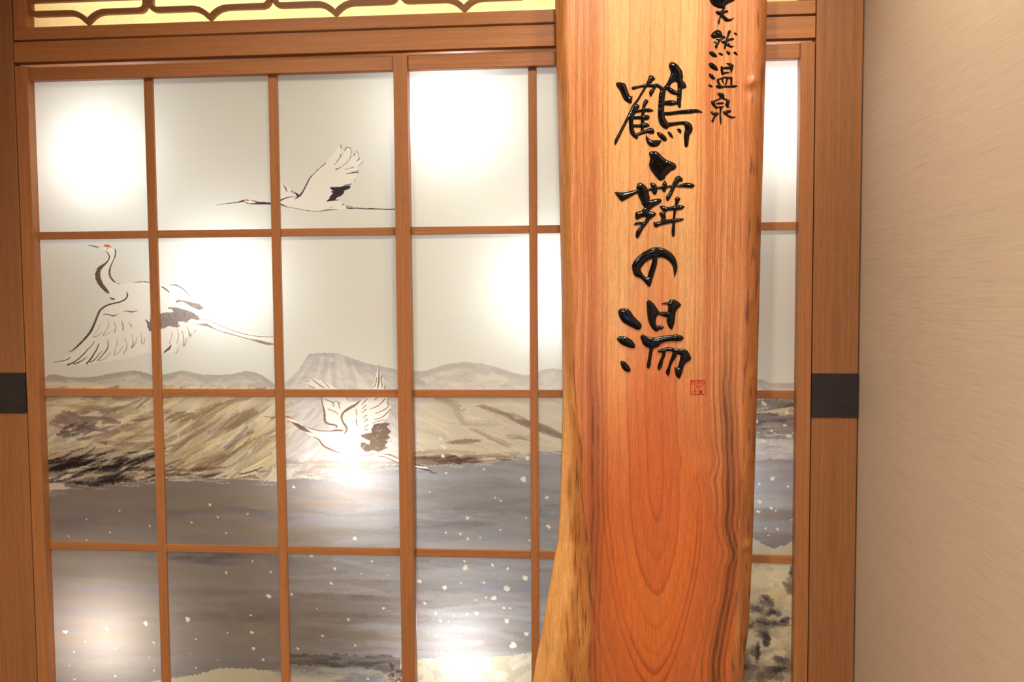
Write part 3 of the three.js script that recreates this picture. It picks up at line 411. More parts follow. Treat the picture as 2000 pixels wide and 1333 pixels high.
const snowNear = [[-699.7,981.1,1.9],[-781.3,960.7,1.9],[-826.2,919,2.2],[-724,929.9,2.2],[-627.9,946.8,2.2],[-783.1,910,1.9],[-480.9,998.7,2.9],[-526.5,957,2.2],[-463.4,970.8,2.2],[-391.4,978.7,2.6],[-443.3,932.5,2.6],[-382.5,868.1,1.9],[-445.7,839.8,2.9],[-338.8,843.8,2.9],[-347,786.6,4.5],[-389.4,741.2,2.6],[-387.6,701.2,3.5],[-384,661.9,3.8],[-362.8,636.7,2.9],[-446.5,697.2,1.9],[-524.3,680,2.2],[-536.7,644.9,1.3],[-525.1,611.9,2.2],[-471.2,632.5,1.3],[-843,689,5.1],[-740.8,699.9,5.1],[-644.7,715.8,5.1],[-542.5,726.8,5.1],[-794.6,666.5,1.9],[-823.6,641.9,2.2],[-721.4,653,1.9],[-626.1,669.1,2.2],[-638.3,633.9,1.3],[-734.5,617.9,1.3],[-836.1,607.7,1.3],[-626.7,601.7,2.2],[-722.9,584.9,2.2],[-824.2,573.8,2.2],[-280.9,1042.4,2.9],[-139.8,925.3,4.2],[-242.7,883.8,3.5],[-188.1,853.7,4.2],[-197,819.6,4.2],[-291.4,792,2.9],[-126.8,844,2.2],[-102,873.6,2.2],[-66,841.6,1.3],[-232.3,759.6,1.3],[-76.3,765.1,2.9],[-159.2,735.9,3.2],[-220.4,696.3,2.6],[-144,676.6,2.6],[-280.1,664.8,2.9],[-116,598.2,2.6],[33.1,1035.5,1.6],[181.6,1024,2.2],[194.5,1017.5,2.2],[298.9,1026.3,3.5],[118.9,976.9,3.2],[251.8,979,1.9],[301.2,960.7,4.2],[193,951.3,2.9],[70,942.8,2.9]];
const snowFar = [[102.8,940.3,3.2],[119.1,929.2,2.9],[147.6,932.7,1.9],[259.5,928.3,2.6],[111.3,878.4,3.2],[112.5,861.6,5.1],[175.4,870.6,3.8],[209.7,862.9,3.2],[180.9,847.1,1.3],[248.4,842.5,4.8],[8.6,828.5,4.8],[64.2,815.8,4.2],[102.4,827.2,2.2],[154,830,3.2],[207,817.3,4.5],[178.1,794.7,4.8],[160.4,795.9,2.2],[136.3,788.9,1.9],[200.7,772.2,3.2],[214,772.5,2.2],[19.2,778.7,2.6],[43.6,756.1,2.6],[85.4,751.7,2.9],[116.8,755.9,2.9],[137.7,758.4,3.5],[54.2,739.6,3.8],[73.8,738.4,2.2],[88.6,728.2,2.9],[206.1,743.2,4.5],[112.1,724.8,1.9],[251.6,713.9,4.2],[44.4,706.2,3.2],[219.1,686.2,6.4],[60,1157.4,4.1],[67.2,1138.3,5.3],[65,1117.8,3.4],[253.5,1114.6,4.4],[156.6,1088.1,2.8],[71.1,1079.1,3.4],[246.8,1066.7,4.7],[-281.2,1042.8,2.8],[-243,1139.7,3.1],[-169.5,1110.7,2.8],[107.8,1226.6,3.1],[770.1,1239.1,5],[820.1,1220.3,3.7],[756.8,1199.8,3.1],[815.9,1191.7,3.1],[787.3,1179.1,2.8],[770.8,1157.1,3.7],[825.2,1168.5,5.6],[789.8,1075,4.3],[762.5,1062.2,2.5],[823.9,1057,2.5],[763.8,1022.3,3.4],[788.9,1009.1,3.4],[798.1,1003.9,2.2],[761.6,1000.8,3.7],[833.2,983.9,2.5],[777.1,964.1,2.5],[803,962.4,3.1],[783.4,948.5,2.2],[801.4,1280.1,1.9]];
const boardLeft = [[323.3,2152],[323,2089.6],[323.9,2037.5],[324.7,1985.1],[328.4,1827.1],[331,1667.6],[333.6,1506.6],[335.2,1344],[335.9,1234.8],[334.6,1179.9],[331.6,1102.7],[329.2,1036.3],[323.7,948.3],[315.6,906.8],[302.1,823.6],[287.1,738.6],[275.1,678.2],[268.9,638.2],[256.7,561.3]];
const boardRight = [[754.2,2135.7],[754.2,2074.6],[752.4,1941.4],[749.4,1765.5],[746.7,1661.2],[743.9,1450.3],[742.2,1343.8],[739.8,1204.3],[736.9,1041.8],[733.7,921.6],[730.2,833.6],[727.6,767.2],[720.6,711.6],[716.8,652.5],[712,577.4]];

// ---------------------------------------------------------------- the painting printed on the panes (millimetres on the wall: x to the right, y up)
const MURAL = { x0: -880, y1: 2000, size: 1720, px: 2048 };
const mural = document.createElement('canvas'); mural.width = mural.height = MURAL.px;
{
  const c = mural.getContext('2d'), S = MURAL.px / MURAL.size;
  const X = (x) => (x - MURAL.x0) * S, Y = (y) => (MURAL.y1 - y) * S;
  const rgba = (k, a = 1) => `rgba(${k.map((v) => Math.round(v)).join(',')},${a})`;
  // closed outline with a ragged, watercolour edge of the given depth (mm)
  function ragged(points, rough, step = 3) {
    c.beginPath();
    for (let i = 0; i < points.length; i++) {
      const [ax, ay] = points[i], [bx, by] = points[(i + 1) % points.length], n = Math.max(1, Math.ceil(Math.hypot(bx - ax, by - ay) / step));
      for (let k = 0; k < n; k++) {
        const t = k / n, j = i || k; const px = X(mix(ax, bx, t) + (rnd() - 0.5) * rough), py = Y(mix(ay, by, t) + (rnd() - 0.5) * rough);
        if (j) c.lineTo(px, py); else c.moveTo(px, py);
      }
    }
    c.closePath();
  }
  const wash = (points, color, alpha, rough, step) => { ragged(points, rough, step); c.fillStyle = rgba(color, alpha); c.fill(); };
  // one dry brush mark
  function dab(x, y, len, w, angle, color, alpha, rough = 2) {
    const dx = Math.cos(angle), dy = Math.sin(angle), pts = [], n = 7, bend = rr(-0.08, 0.08) * len;
    for (let i = 0; i <= n; i++) { const t = i / n, h = w * 0.5 * Math.pow(Math.sin(Math.PI * (0.08 + 0.84 * t)), 0.5) * rr(0.7, 1), b = bend * Math.sin(Math.PI * t); pts.push([x + dx * (t - 0.5) * len - dy * (h + b), y + dy * (t - 0.5) * len + dx * (h + b)]); }
    for (let i = n; i >= 0; i--) { const t = i / n, h = w * 0.5 * Math.pow(Math.sin(Math.PI * (0.08 + 0.84 * t)), 0.5) * rr(0.7, 1), b = bend * Math.sin(Math.PI * t); pts.push([x + dx * (t - 0.5) * len + dy * (h - b), y + dy * (t - 0.5) * len - dx * (h - b)]); }
    wash(pts, color, alpha, rough, 2.5);
  }
  const heightOn = (line, x) => { for (let i = 1; i < line.length; i++) if (x <= line[i][0]) { const [ax, ay] = line[i - 1], [bx, by] = line[i]; return mix(ay, by, clamp01((x - ax) / (bx - ax))); } return line[line.length - 1][1]; };

  // sky
  c.fillStyle = rgba([232, 228, 214]); c.fillRect(0, 0, mural.width, mural.height);
  for (let i = 0; i < 260; i++) dab(rr(-900, 850), rr(1260, 2000), rr(160, 420), rr(20, 60), rr(-0.05, 0.05), rnd() < 0.5 ? [236, 231, 214] : [225, 222, 212], 0.10, 4);

  // far hills, one pale layer after another
  const down = (line, y) => [...line, [line[line.length - 1][0], y], [line[0][0], y]];
  const SKIRT = 1180;
  for (const [line, base, tone, pale, n] of [[farHillsLeft, [208, 197, 178], [172, 160, 144], [234, 223, 198], 130], [farHillsMid, [216, 206, 190], [186, 174, 160], [236, 226, 205], 150], [plateau, [212, 203, 190], [184, 175, 164], [234, 226, 210], 90]]) {
    c.save(); ragged(down(line, SKIRT), 1.5); c.clip();
    c.fillStyle = rgba(base); c.fillRect(0, 0, mural.width, mural.height);
    const x0 = line[0][0], x1 = line[line.length - 1][0], slope = (x) => Math.atan2(heightOn(line, x + 12) - heightOn(line, x - 12), 24);
    for (let i = 0; i < n; i++) { const x = rr(x0, x1); dab(x, heightOn(line, x) - rr(0, 12), rr(30, 80), rr(6, 18), slope(x) * rr(0.8, 1.1), tone, rr(0.10, 0.24), 2); }
    for (let i = 0; i < n * 2; i++) { const x = rr(x0, x1), k = rr(16, 75); dab(x, heightOn(line, x) - k, rr(25, 80), rr(5, 17), slope(x) * 0.6 + rr(-0.5, 0.5), rnd() < 0.3 + k / 90 ? pale : tone, rr(0.15, 0.4), 4); }
    if (line === plateau) for (let i = 0; i < 130; i++) {      // the flat-topped mountain's gullies fan out from its summit
      const t = rnd(), x = mix(-245, -120, t), a = mix(-2.4, -0.7, t) + rr(-0.12, 0.12), d = rr(10, 230);
      dab(x + Math.cos(a) * d, 1345 + Math.sin(a) * d, rr(40, 110), rr(5, 20), a, rnd() < 0.5 ? pale : tone, rr(0.15, 0.38), 4);
    }
    c.restore();
  }

  // the lake lies under the land
  const WATER = { deepLeft: [112, 98, 89], midWarm: [150, 140, 133], blue: [148, 148, 152] };
  c.save(); ragged(down(shore, 200), 3); c.clip();
  c.fillStyle = rgba([126, 110, 99]); c.fillRect(0, 0, mural.width, mural.height);
  for (let i = 0; i < 900; i++) {
    const x = rr(-900, 860), y = rr(300, 1130), q = smooth(-320, 40, x + rr(-130, 130)), z = smooth(620, 900, x + rr(-40, 40));
    let col = mix3(rnd() < 0.5 ? [132, 105, 82] : [148, 121, 97], rnd() < 0.5 ? [176, 170, 166] : [156, 150, 146], q);
    if (y < 640 && x < 20) col = mix3(col, rnd() < 0.5 ? [168, 156, 142] : [122, 104, 88], 0.5);
    if (y < 760 && x > -20) col = mix3(col, [186, 180, 174], 0.45 * (1 - z));
    if (z > 0) col = mix3(col, y > 930 ? [156, 154, 160] : [92, 94, 104], z * 0.9);
    dab(x, y, rr(140, 460), rr(12, 36), rr(-0.02, 0.02), col, rr(0.16, 0.36), 5);
  }
  // darker bands drawn across the water
  for (const [x0, x1, y, w, col, a] of [[0, 150, 962, 12, [112, 98, 92], 0.55], [60, 340, 985, 13, [118, 114, 114], 0.6], [0, 330, 935, 24, [140, 136, 136], 0.5], [-300, -20, 905, 12, [150, 128, 112], 0.5], [-300, -190, 965, 12, [140, 128, 126], 0.5], [-590, -320, 740, 46, [108, 84, 64], 0.5], [-310, -30, 790, 22, [108, 86, 66], 0.5], [-310, -30, 745, 24, [112, 88, 68], 0.6], [-310, -40, 700, 30, [116, 94, 74], 0.55], [-590, -310, 870, 30, [96, 78, 66], 0.5], [-880, -600, 960, 60, [112, 90, 78], 0.5], [-880, -620, 830, 30, [112, 92, 78], 0.45], [-320, -40, 640, 24, [166, 156, 142], 0.5], [-310, -20, 800, 10, [170, 160, 152], 0.5], [-590, -300, 795, 18, [112, 94, 82], 0.5], [-580, -300, 985, 22, [104, 88, 78], 0.5], [0, 240, 850, 16, [170, 166, 162], 0.5], [0, 330, 820, 18, [132, 134, 146], 0.45], [700, 840, 900, 60, [88, 92, 106], 0.6], [700, 840, 1020, 26, [172, 170, 166], 0.6]]) {
    for (let i = 0; i < 14; i++) dab(rr(x0, x1), y + rr(-w, w) * 0.4, rr(60, Math.min(170, x1 - x0)), w * rr(0.4, 0.9), rr(-0.02, 0.02), col, a * 0.5, 4);
  }
  for (let i = 0; i < 70; i++) { const x = rr(-880, 840); dab(x, heightOn(shore, x) - rr(2, 9), rr(20, 60), rr(2, 5), 0, [214, 208, 200], rr(0.3, 0.6), 3); }
  c.restore();

  // near land between hills and water: slopes brushed towards the lake
  const land = [...shore].reverse();
  c.save(); ragged([[-900, 1285], [-300, 1270], [0, 1262], [420, 1256], [860, 1250], ...land], 4); c.clip();
  c.fillStyle = rgba([219, 203, 174]); c.fillRect(0, Y(1300), mural.width, Y(1000) - Y(1300));
  c.fillStyle = rgba([219, 208, 196]); c.fillRect(X(-290), Y(1300), X(10) - X(-290), Y(1000) - Y(1300));
  const CREAM = [242, 224, 178], TAN = [200, 164, 116], BROWN = [134, 92, 60], DARK = [82, 56, 46], MAUVE = [150, 116, 98];
  for (let i = 0; i < 520; i++) {            // left: strokes fall from upper right to lower left
    const x = rr(-880, -310), y = rr(1055, 1275), f = smooth(1210, 1075, y + rr(-45, 45)), l = smooth(-420, -860, x);
    const ang = x < -600 ? rr(-0.1, 0.45) : rr(0.42, 0.68), r = rnd();
    const col = r < 0.46 - 0.2 * f ? CREAM : r < 0.74 - 0.12 * f ? TAN : r < 0.86 - 0.2 * f * l ? BROWN : r < 0.93 ? MAUVE : DARK;
    dab(x, y, rr(40, 140), rr(4, 20), ang, col, rr(0.2, 0.55), 3);
  }
  for (let i = 0; i < 60; i++) dab(rr(-880, -640), rr(1040, 1112), rr(40, 140), rr(5, 16), rr(0.02, 0.3), rnd() < 0.62 ? [46, 30, 26] : rnd() < 0.5 ? [124, 88, 74] : [206, 180, 144], rr(0.35, 0.75), 3);
  for (let i = 0; i < 34; i++) dab(rr(-880, -560), rr(1085, 1125) + 0, rr(40, 120), rr(3, 8), rr(0.25, 0.5), rnd() < 0.6 ? [44, 30, 26] : [226, 208, 170], rr(0.35, 0.7), 2.5);
  for (let i = 0; i < 22; i++) dab(rr(-880, -780), rr(1125, 1165), rr(40, 90), rr(8, 20), rr(0.2, 0.6), rnd() < 0.5 ? [176, 168, 150] : [232, 218, 182], rr(0.35, 0.6), 3);
  for (let i = 0; i < 30; i++) dab(rr(-845, -690), rr(1165, 1215), rr(16, 60), rr(7, 16), rr(-0.5, 0.3), [150, 112, 96], rr(0.4, 0.7), 3);
  for (let i = 0; i < 14; i++) dab(rr(-835, -760), rr(1185, 1150), rr(12, 40), rr(6, 12), rr(-0.1, 0.5), [96, 72, 60], rr(0.4, 0.7), 3);
  for (let i = 0; i < 40; i++) dab(rr(-640, -330), rr(1055, 1085), rr(25, 80), rr(3, 8), rr(0, 0.3), rnd() < 0.4 ? DARK : rnd() < 0.6 ? BROWN : [222, 196, 158], rr(0.5, 0.8), 2.5);
  for (const [x, y, l, w, a] of [[-395, 1193, 120, 12, 0.55], [-470, 1218, 110, 7, 0.5], [-540, 1205, 70, 9, 0.35], [-430, 1125, 150, 6, 0.6], [-350, 1148, 90, 6, 0.62]]) for (let i = 0; i < 5; i++) dab(x + rr(-18, 18), y + rr(-5, 5), l * rr(0.6, 1), w * rr(0.5, 1), a, BROWN, 0.5, 3);
  for (let i = 0; i < 240; i++) {            // under the flat-topped mountain: pale lilac slopes
    const x = rr(-300, 0), y = rr(1075, 1275);
    dab(x, y, rr(30, 110), rr(4, 16), x < -150 ? rr(0.5, 1.0) : rr(-0.9, -0.3), [[231, 223, 210], [198, 186, 174], [180, 162, 147], [212, 198, 184]][Math.floor(rnd() * 4)], rr(0.25, 0.55), 3);
  }
  for (let i = 0; i < 60; i++) dab(rr(-300, -10), rr(1072, 1105), rr(30, 90), rr(4, 12), rr(-0.1, 0.2), rnd() < 0.6 ? [176, 146, 124] : [150, 116, 94], rr(0.3, 0.6), 3);
  for (let i = 0; i < 300; i++) {            // right: strokes fall towards the right
    const x = rr(0, 700), y = rr(1110, 1275);
    dab(x, y, rr(30, 120), rr(4, 16), rr(-0.5, -0.05), [[234, 221, 192], [222, 205, 172], [204, 186, 156], [214, 200, 178]][Math.floor(rnd() * 4)], rr(0.3, 0.6), 3);
  }
  for (const [x, y, l, w, a, col] of [[70, 1240, 100, 13, -0.48, [168, 142, 112]], [105, 1212, 60, 12, -1.0, [190, 168, 138]], [180, 1222, 100, 11, -0.3, [150, 118, 88]], [240, 1195, 110, 14, -0.42, [146, 112, 84]], [300, 1180, 130, 18, -0.38, [128, 96, 72]], [110, 1150, 90, 8, 0.08, [132, 98, 72]], [195, 1150, 60, 9, -0.4, [170, 140, 108]], [140, 1192, 110, 3, 0, [184, 160, 130]], [235, 1160, 60, 6, -0.1, [150, 120, 92]], [150, 1170, 60, 6, -0.4, [176, 150, 122]]]) for (let i = 0; i < 4; i++) dab(x + rr(-10, 10), y + rr(-4, 4), l * rr(0.7, 1), w * rr(0.5, 0.9), a, col, 0.5, 3);
  for (let i = 0; i < 90; i++) dab(rr(0, 330), rr(1096, 1128), rr(25, 90), rr(3, 9), rr(-0.05, 0.08), rnd() < 0.45 ? [196, 166, 132] : rnd() < 0.6 ? [160, 122, 92] : [220, 200, 170], rr(0.35, 0.7), 3);
  for (let i = 0; i < 40; i++) dab(rr(-5, 130), rr(1100, 1116), rr(25, 70), rr(4, 12), rr(-0.05, 0.2), rnd() < 0.6 ? [86, 58, 44] : [124, 90, 68], rr(0.4, 0.7), 2.5);
  for (let i = 0; i < 170; i++) dab(rr(690, 850), rr(1165, 1245), rr(25, 90), rr(6, 16), rr(-0.08, 0.12), [[104, 84, 74], [132, 108, 94], [84, 68, 62], [150, 128, 110]][Math.floor(rnd() * 4)], rr(0.4, 0.7), 3);
  for (let i = 0; i < 12; i++) dab(rr(760, 835), 1222 + rr(-5, 5), rr(20, 60), rr(3, 8), 0.1, [216, 196, 158], 0.7, 3);
  c.restore();
  for (let i = 0; i < 70; i++) dab(rr(700, 850), rr(1118, 1165), rr(30, 90), rr(6, 15), rr(-0.05, 0.08), rnd() < 0.6 ? [214, 206, 188] : [184, 180, 176], rr(0.4, 0.7), 4);
  for (let i = 0; i < 40; i++) { const x = rr(-880, 330); dab(x, heightOn(shore, x) + rr(-1, 5), rr(14, 40), rr(2, 6), rr(-0.1, 0.15), rnd() < 0.6 ? [216, 188, 156] : [120, 90, 70], rr(0.5, 0.9), 3); }

  // the near bank: cloudy snow, bare bushes
  c.save(); ragged(down(nearBank, 250), 5, 4); c.clip();
  c.fillStyle = rgba([206, 190, 156]); c.fillRect(0, 0, mural.width, mural.height);
  for (let i = 0; i < 420; i++) { const x = rr(-900, 860), k = x < -30 ? 0.84 : 1.02, t = [[232, 220, 192], [221, 204, 164], [206, 190, 160], [196, 176, 140]][Math.floor(rnd() * 4)]; dab(x, rr(270, 960), rr(30, 120), rr(12, 34), rr(-0.3, 0.3), t.map((v) => v * k), rr(0.3, 0.6), 6); }
  for (let i = 0; i < 60; i++) dab(rr(0, 330), rr(520, 665), rr(30, 90), rr(10, 30), rr(-1.2, 1.2), rnd() < 0.7 ? [240, 232, 212] : [210, 194, 172], rr(0.35, 0.6), 6);
  c.restore();
  { const top = [], low = []; for (let x = -320; x <= -40; x += 7) { top.push([x, 652 + 6 * noise(x * 0.03, 1.5) + rr(-3, 5)]); low.unshift([x, 626 + 8 * noise(x * 0.014, 8.5) + rr(-3, 3) - 8 * smooth(-150, -60, x)]); } wash([...top, ...low], [96, 80, 70], 0.85, 3); }
  for (let i = 0; i < 40; i++) dab(rr(-320, -60), rr(622, 652), rr(25, 80), rr(5, 12), rr(-0.05, 0.05), rnd() < 0.6 ? [80, 64, 56] : [124, 108, 98], rr(0.25, 0.5), 4);
  for (let i = 0; i < 26; i++) dab(rr(-310, -120), rr(598, 620), rr(25, 80), rr(6, 14), rr(-0.05, 0.05), [176, 166, 150], rr(0.4, 0.6), 5);
  for (let i = 0; i < 26; i++) dab(rr(-180, -60), rr(590, 612), rr(20, 60), rr(4, 10), rr(-0.1, 0.1), [124, 124, 132], rr(0.35, 0.5), 4);
  for (let i = 0; i < 36; i++) dab(rr(-62, -30) + rr(-6, 6), rr(560, 632), rr(8, 26), rr(4, 11), rr(-1.4, 1.4), rnd() < 0.6 ? [64, 50, 46] : [132, 92, 72], rr(0.5, 0.85), 4);
  for (let i = 0; i < 30; i++) dab(rr(0, 60), rr(560, 650), rr(10, 30), rr(5, 14), rr(-1.4, 1.4), rnd() < 0.5 ? [150, 130, 118] : [206, 190, 168], rr(0.35, 0.6), 5);
  for (let i = 0; i < 260; i++) {            // bushes seen beside the signboard
    const x = rr(690, 850), y = rr(630, 885), k = noise(x * 0.016, y * 0.022, 4) + noise(x * 0.05, y * 0.06, 5) * 0.5 + smooth(720, 640, y) * 0.35 - 0.03;
    dab(x, y, rr(16, 52), rr(10, 30), rr(-0.7, 0.7), k > 0.34 ? [128, 106, 86] : k > 0.16 ? [190, 168, 130] : k > -0.06 ? [232, 214, 164] : [246, 234, 196], rr(0.25, 0.55), 7);
  }
  for (const [x, y, w, h, a] of [[783, 800, 26, 18, -0.9], [828, 835, 12, 26, -1.2], [795, 777, 30, 10, 0.05], [757, 784, 26, 8, -0.3], [820, 758, 12, 14, 0.6], [758, 688, 16, 30, 1.4], [782, 716, 10, 20, -1], [812, 672, 20, 8, -0.5], [742, 652, 30, 12, 0], [800, 648, 30, 10, 0.2], [838, 866, 8, 16, -1.2], [730, 745, 30, 5, 0.1], [790, 752, 44, 5, 0]]) for (let i = 0; i < 10; i++) dab(x + rr(-w, w) * 0.5, y + rr(-h, h) * 0.5, rr(10, 30), rr(6, 15), a + rr(-0.4, 0.4), rnd() < 0.5 ? [66, 50, 44] : [122, 102, 88], rr(0.3, 0.6), 6);

  // paper tooth in the lower half, as in the print
  for (let i = 0; i < 9000; i++) { const x = rr(-880, 840), y = rr(480, 1100); c.fillStyle = rgba(rnd() < 0.5 ? [60, 52, 48] : [220, 214, 206], 0.06); c.fillRect(X(x), Y(y), rr(1, 4), rr(1, 3)); }

  // the cranes, in ink
  const FILLS = [[252, 246, 230], [206, 66, 44], [180, 150, 120], [108, 86, 72], [50, 36, 36], [98, 68, 48]], INKS = [[64, 42, 26], [206, 66, 44], [128, 100, 74], [112, 82, 60], [52, 36, 34], [104, 62, 36]];
  const spline = (pts, n = 8) => {
    if (pts.length < 3) return pts.length === 2 ? Array.from({ length: n + 1 }, (_, i) => pts[0].map((v, k) => mix(v, pts[1][k], i / n))) : pts;
    const out = [];
    for (let i = 0; i < pts.length - 1; i++) {
      const p0 = pts[Math.max(0, i - 1)], p1 = pts[i], p2 = pts[i + 1], p3 = pts[Math.min(pts.length - 1, i + 2)];
      for (let k = 0; k < n; k++) { const t = k / n; out.push(p1.map((_, j) => 0.5 * (2 * p1[j] + (p2[j] - p0[j]) * t + (2 * p0[j] - 5 * p1[j] + 4 * p2[j] - p3[j]) * t * t + (3 * p1[j] - p0[j] - 3 * p2[j] + p3[j]) * t * t * t))); }
    }
    out.push(pts[pts.length - 1]);
    return out;
  };
  const inkMark = (pts, k) => {
    const line = spline(pts), a = [], b = [];
    line.forEach((p, i) => {
      const q = line[Math.max(0, i - 1)], r = line[Math.min(line.length - 1, i + 1)], l = Math.hypot(r[0] - q[0], r[1] - q[1]) || 1, nx = -(r[1] - q[1]) / l, ny = (r[0] - q[0]) / l, w = Math.max(0.45, p[2] * 0.5) * rr(0.85, 1.1);
      a.push([p[0] + nx * w, p[1] + ny * w]); b.push([p[0] - nx * w, p[1] - ny * w]);
    });
    wash([...a, ...b.reverse()], INKS[k], 0.93, 0.5, 2);
    if (k !== 4) for (const p of line) if (p[2] > 4) for (let i = 0; i < p[2] * 0.9; i++) { c.fillStyle = rgba([150, 120, 100], 0.35); c.fillRect(X(p[0] + rr(-0.4, 0.4) * p[2]), Y(p[1] + rr(-0.4, 0.4) * p[2]), rr(0.6, 1.6), rr(0.6, 1.6)); }
  };
  const inkFill = (pts, k, rough = 0.5) => {
    wash(pts, FILLS[k], k === 0 ? 0.9 : 0.95, rough, 1.6);
    if (k === 3 || k === 5) { c.save(); ragged(pts, rough); c.clip(); let bx = 0, by = 0; for (const p of pts) { bx += p[0] / pts.length; by += p[1] / pts.length; } for (let i = 0; i < 260; i++) dab(bx + rr(-75, 75), by + rr(-45, 45), rr(3, 11), rr(0.8, 2.4), k === 5 ? rr(-0.3, 0.8) : rr(-1.5, 1.5), rnd() < 0.5 ? [176, 150, 126] : [72, 54, 44], 0.35, 1); c.restore(); }
  };
  paintCranes(inkMark, inkFill);

  // falling snow
  for (let [x, y, w] of [...snowNear, ...snowFar]) {
    w *= 2.9; const pts = [], n = 9, flat = w > 25 ? rr(0.35, 0.9) : rr(0.7, 1), tilt = -0.3;
    for (let i = 0; i < n; i++) { const a = (i / n) * Math.PI * 2, r = w * 0.55 * rr(0.42, 1.1), px = Math.cos(a) * r, py = Math.sin(a) * r * flat; pts.push([x + px * Math.cos(tilt) - py * Math.sin(tilt), y + px * Math.sin(tilt) + py * Math.cos(tilt)]); }
    wash(pts, [244, 236, 212], rr(0.85, 1), 0.8, 2);
  }
}
// the print is dye on a white film: light that shines through it crosses the dye once, light that it reflects crosses it twice
const lin = new Float32Array(256).map((_, i) => { const c = i / 255; return c <= 0.04045 ? c / 12.92 : Math.pow((c + 0.055) / 1.055, 2.4); });
const toSrgb = (c) => 255 * (c <= 0.0031308 ? 12.92 * c : 1.055 * Math.pow(c, 1 / 2.4) - 0.055);
const once = (c) => Math.pow(c, 0.33), THROUGH = 0.85, N = MURAL.px, px = mural.getContext('2d').getImageData(0, 0, N, N).data, film = new Uint8Array(N * N * 4), share = new Uint8Array(N * N * 4);
for (let y = 0; y < N; y++) for (let x = 0; x < N; x++) {
  const i = (y * N + x) * 4, o = ((N - 1 - y) * N + x) * 4, l0 = Math.max(0.004, 0.2126 * lin[px[i]] + 0.7152 * lin[px[i + 1]] + 0.0722 * lin[px[i + 2]]), l = l0 * Math.min(1, 0.62 + 0.5 * l0), [r, g, bl] = [0, 1, 2].map((k) => Math.max(0.002, (l0 + (lin[px[i + k]] - l0) * 1.4) * l / l0)), ink = Math.min(1, 0.10 + l / 0.10), s = once(l) * ink;
  const dye = (c) => Math.min(255, toSrgb(Math.min(1, 0.5 * (c + THROUGH * once(c) * ink))));
  film[o] = dye(r); film[o + 1] = dye(g); film[o + 2] = dye(bl); film[o + 3] = 255;
  share[o] = share[o + 1] = share[o + 2] = 255 * THROUGH * s / (l + THROUGH * s); share[o + 3] = 255;
}
const filmTexture = (d) => { const t = new THREE.DataTexture(d, N, N); t.magFilter = THREE.LinearFilter; t.minFilter = THREE.LinearMipmapLinearFilter; t.generateMipmaps = true; t.wrapS = t.wrapT = THREE.MirroredRepeatWrapping; t.anisotropy = 8; t.needsUpdate = true; return t; };
const muralMap = filmTexture(film), shareMap = filmTexture(share); muralMap.colorSpace = THREE.SRGBColorSpace;
const paneMaterial = new THREE.MeshPhysicalMaterial({ name: 'printed_frosted_pane', map: muralMap, transmission: 1, transmissionMap: shareMap, thickness: 0, roughness: 1, specularIntensity: 0.15, side: THREE.DoubleSide });

// ---------------------------------------------------------------- the two screens
function screen(label, x0, stiles, uprights, edges) {
  const t = thing('shoji_screen', label, 'screen', [x0, 0.032, 0], );
  const base = 0.032, topY = 2.0008 - base, L = (x) => x - x0, Yl = (y) => y - base;
  for (const [a, b] of stiles) mesh('stile', plankGeo(L(a), L(b), 0, 2.0025 - base, -0.029, -0.0006, 'y'), timber, t);
  const [ex0, ex1] = edges;
  mesh('top_rail', plankGeo(L(ex0), L(ex1), Yl(1.9716), topY, -0.029, -0.007, 'x'), timber, t);
  mesh('bottom_rail', plankGeo(L(ex0), L(ex1), 0, 0.07, -0.029, -0.007, 'x'), timber, t);
  const rows = [1.6220, 1.2595, 0.8974, 0.5350, 0.1726], cols = [ex0, ...uprights.map((u) => u[0]), ex1];
  for (const [x, w] of uprights) mesh('upright_bar', plankGeo(L(x) - w / 2, L(x) + w / 2, 0.07, Yl(1.9716), -0.0248, -0.0177, 'y', 0.0008), timber, t);
  for (const y of rows) for (let i = 0; i + 1 < cols.length; i++) {
    const a = i ? cols[i] + uprights[i - 1][1] / 2 : cols[0], b = i + 2 < cols.length ? cols[i + 1] - uprights[i][1] / 2 : cols[i + 1];
    mesh('cross_bar', plankGeo(L(a) + 0.0003, L(b) - 0.0003, Yl(y) - 0.0087, Yl(y) + 0.0087, -0.0248, -0.0182, 'x', 0.0008), timber, t);
  }
  const ys = [1.985, ...rows, 0.06];
  for (let r = 0; r + 1 < ys.length; r++) for (let i = 0; i + 1 < cols.length; i++) {
    const a = cols[i] + (i || x0 === 0 ? 0 : -0.003), b = cols[i + 1] + (i + 2 < cols.length ? 0 : 0.003), g = new THREE.PlaneGeometry(b - a, ys[r] - ys[r + 1]);
    const p = g.attributes.position, uv = g.attributes.uv, mx = (a + b) / 2, my = (ys[r] + ys[r + 1]) / 2;
    for (let k = 0; k < p.count; k++) uv.setXY(k, ((mx + p.getX(k)) * 1000 - MURAL.x0) / MURAL.size, 1 - (MURAL.y1 - (my + p.getY(k)) * 1000) / MURAL.size);
    g.translate(L(mx), Yl(my), -0.0252);
    mesh('pane', g, paneMaterial, t);
  }
  return t;
}
screen('left sliding screen whose printed panes show three flying cranes over a lake', -0.9, [[-0.8998, -0.8702], [-0.0312, -0.0004]], [[-0.5960, 0.0205], [-0.3078, 0.0205]], [-0.8702, -0.0312]);
screen('right sliding screen with lake and snow panes, half hidden by the carved signboard', 0.0, [[0.8343, 0.8638]], [[0.2713, 0.0182], [0.5570, 0.0182]], [0.0004, 0.8343]);

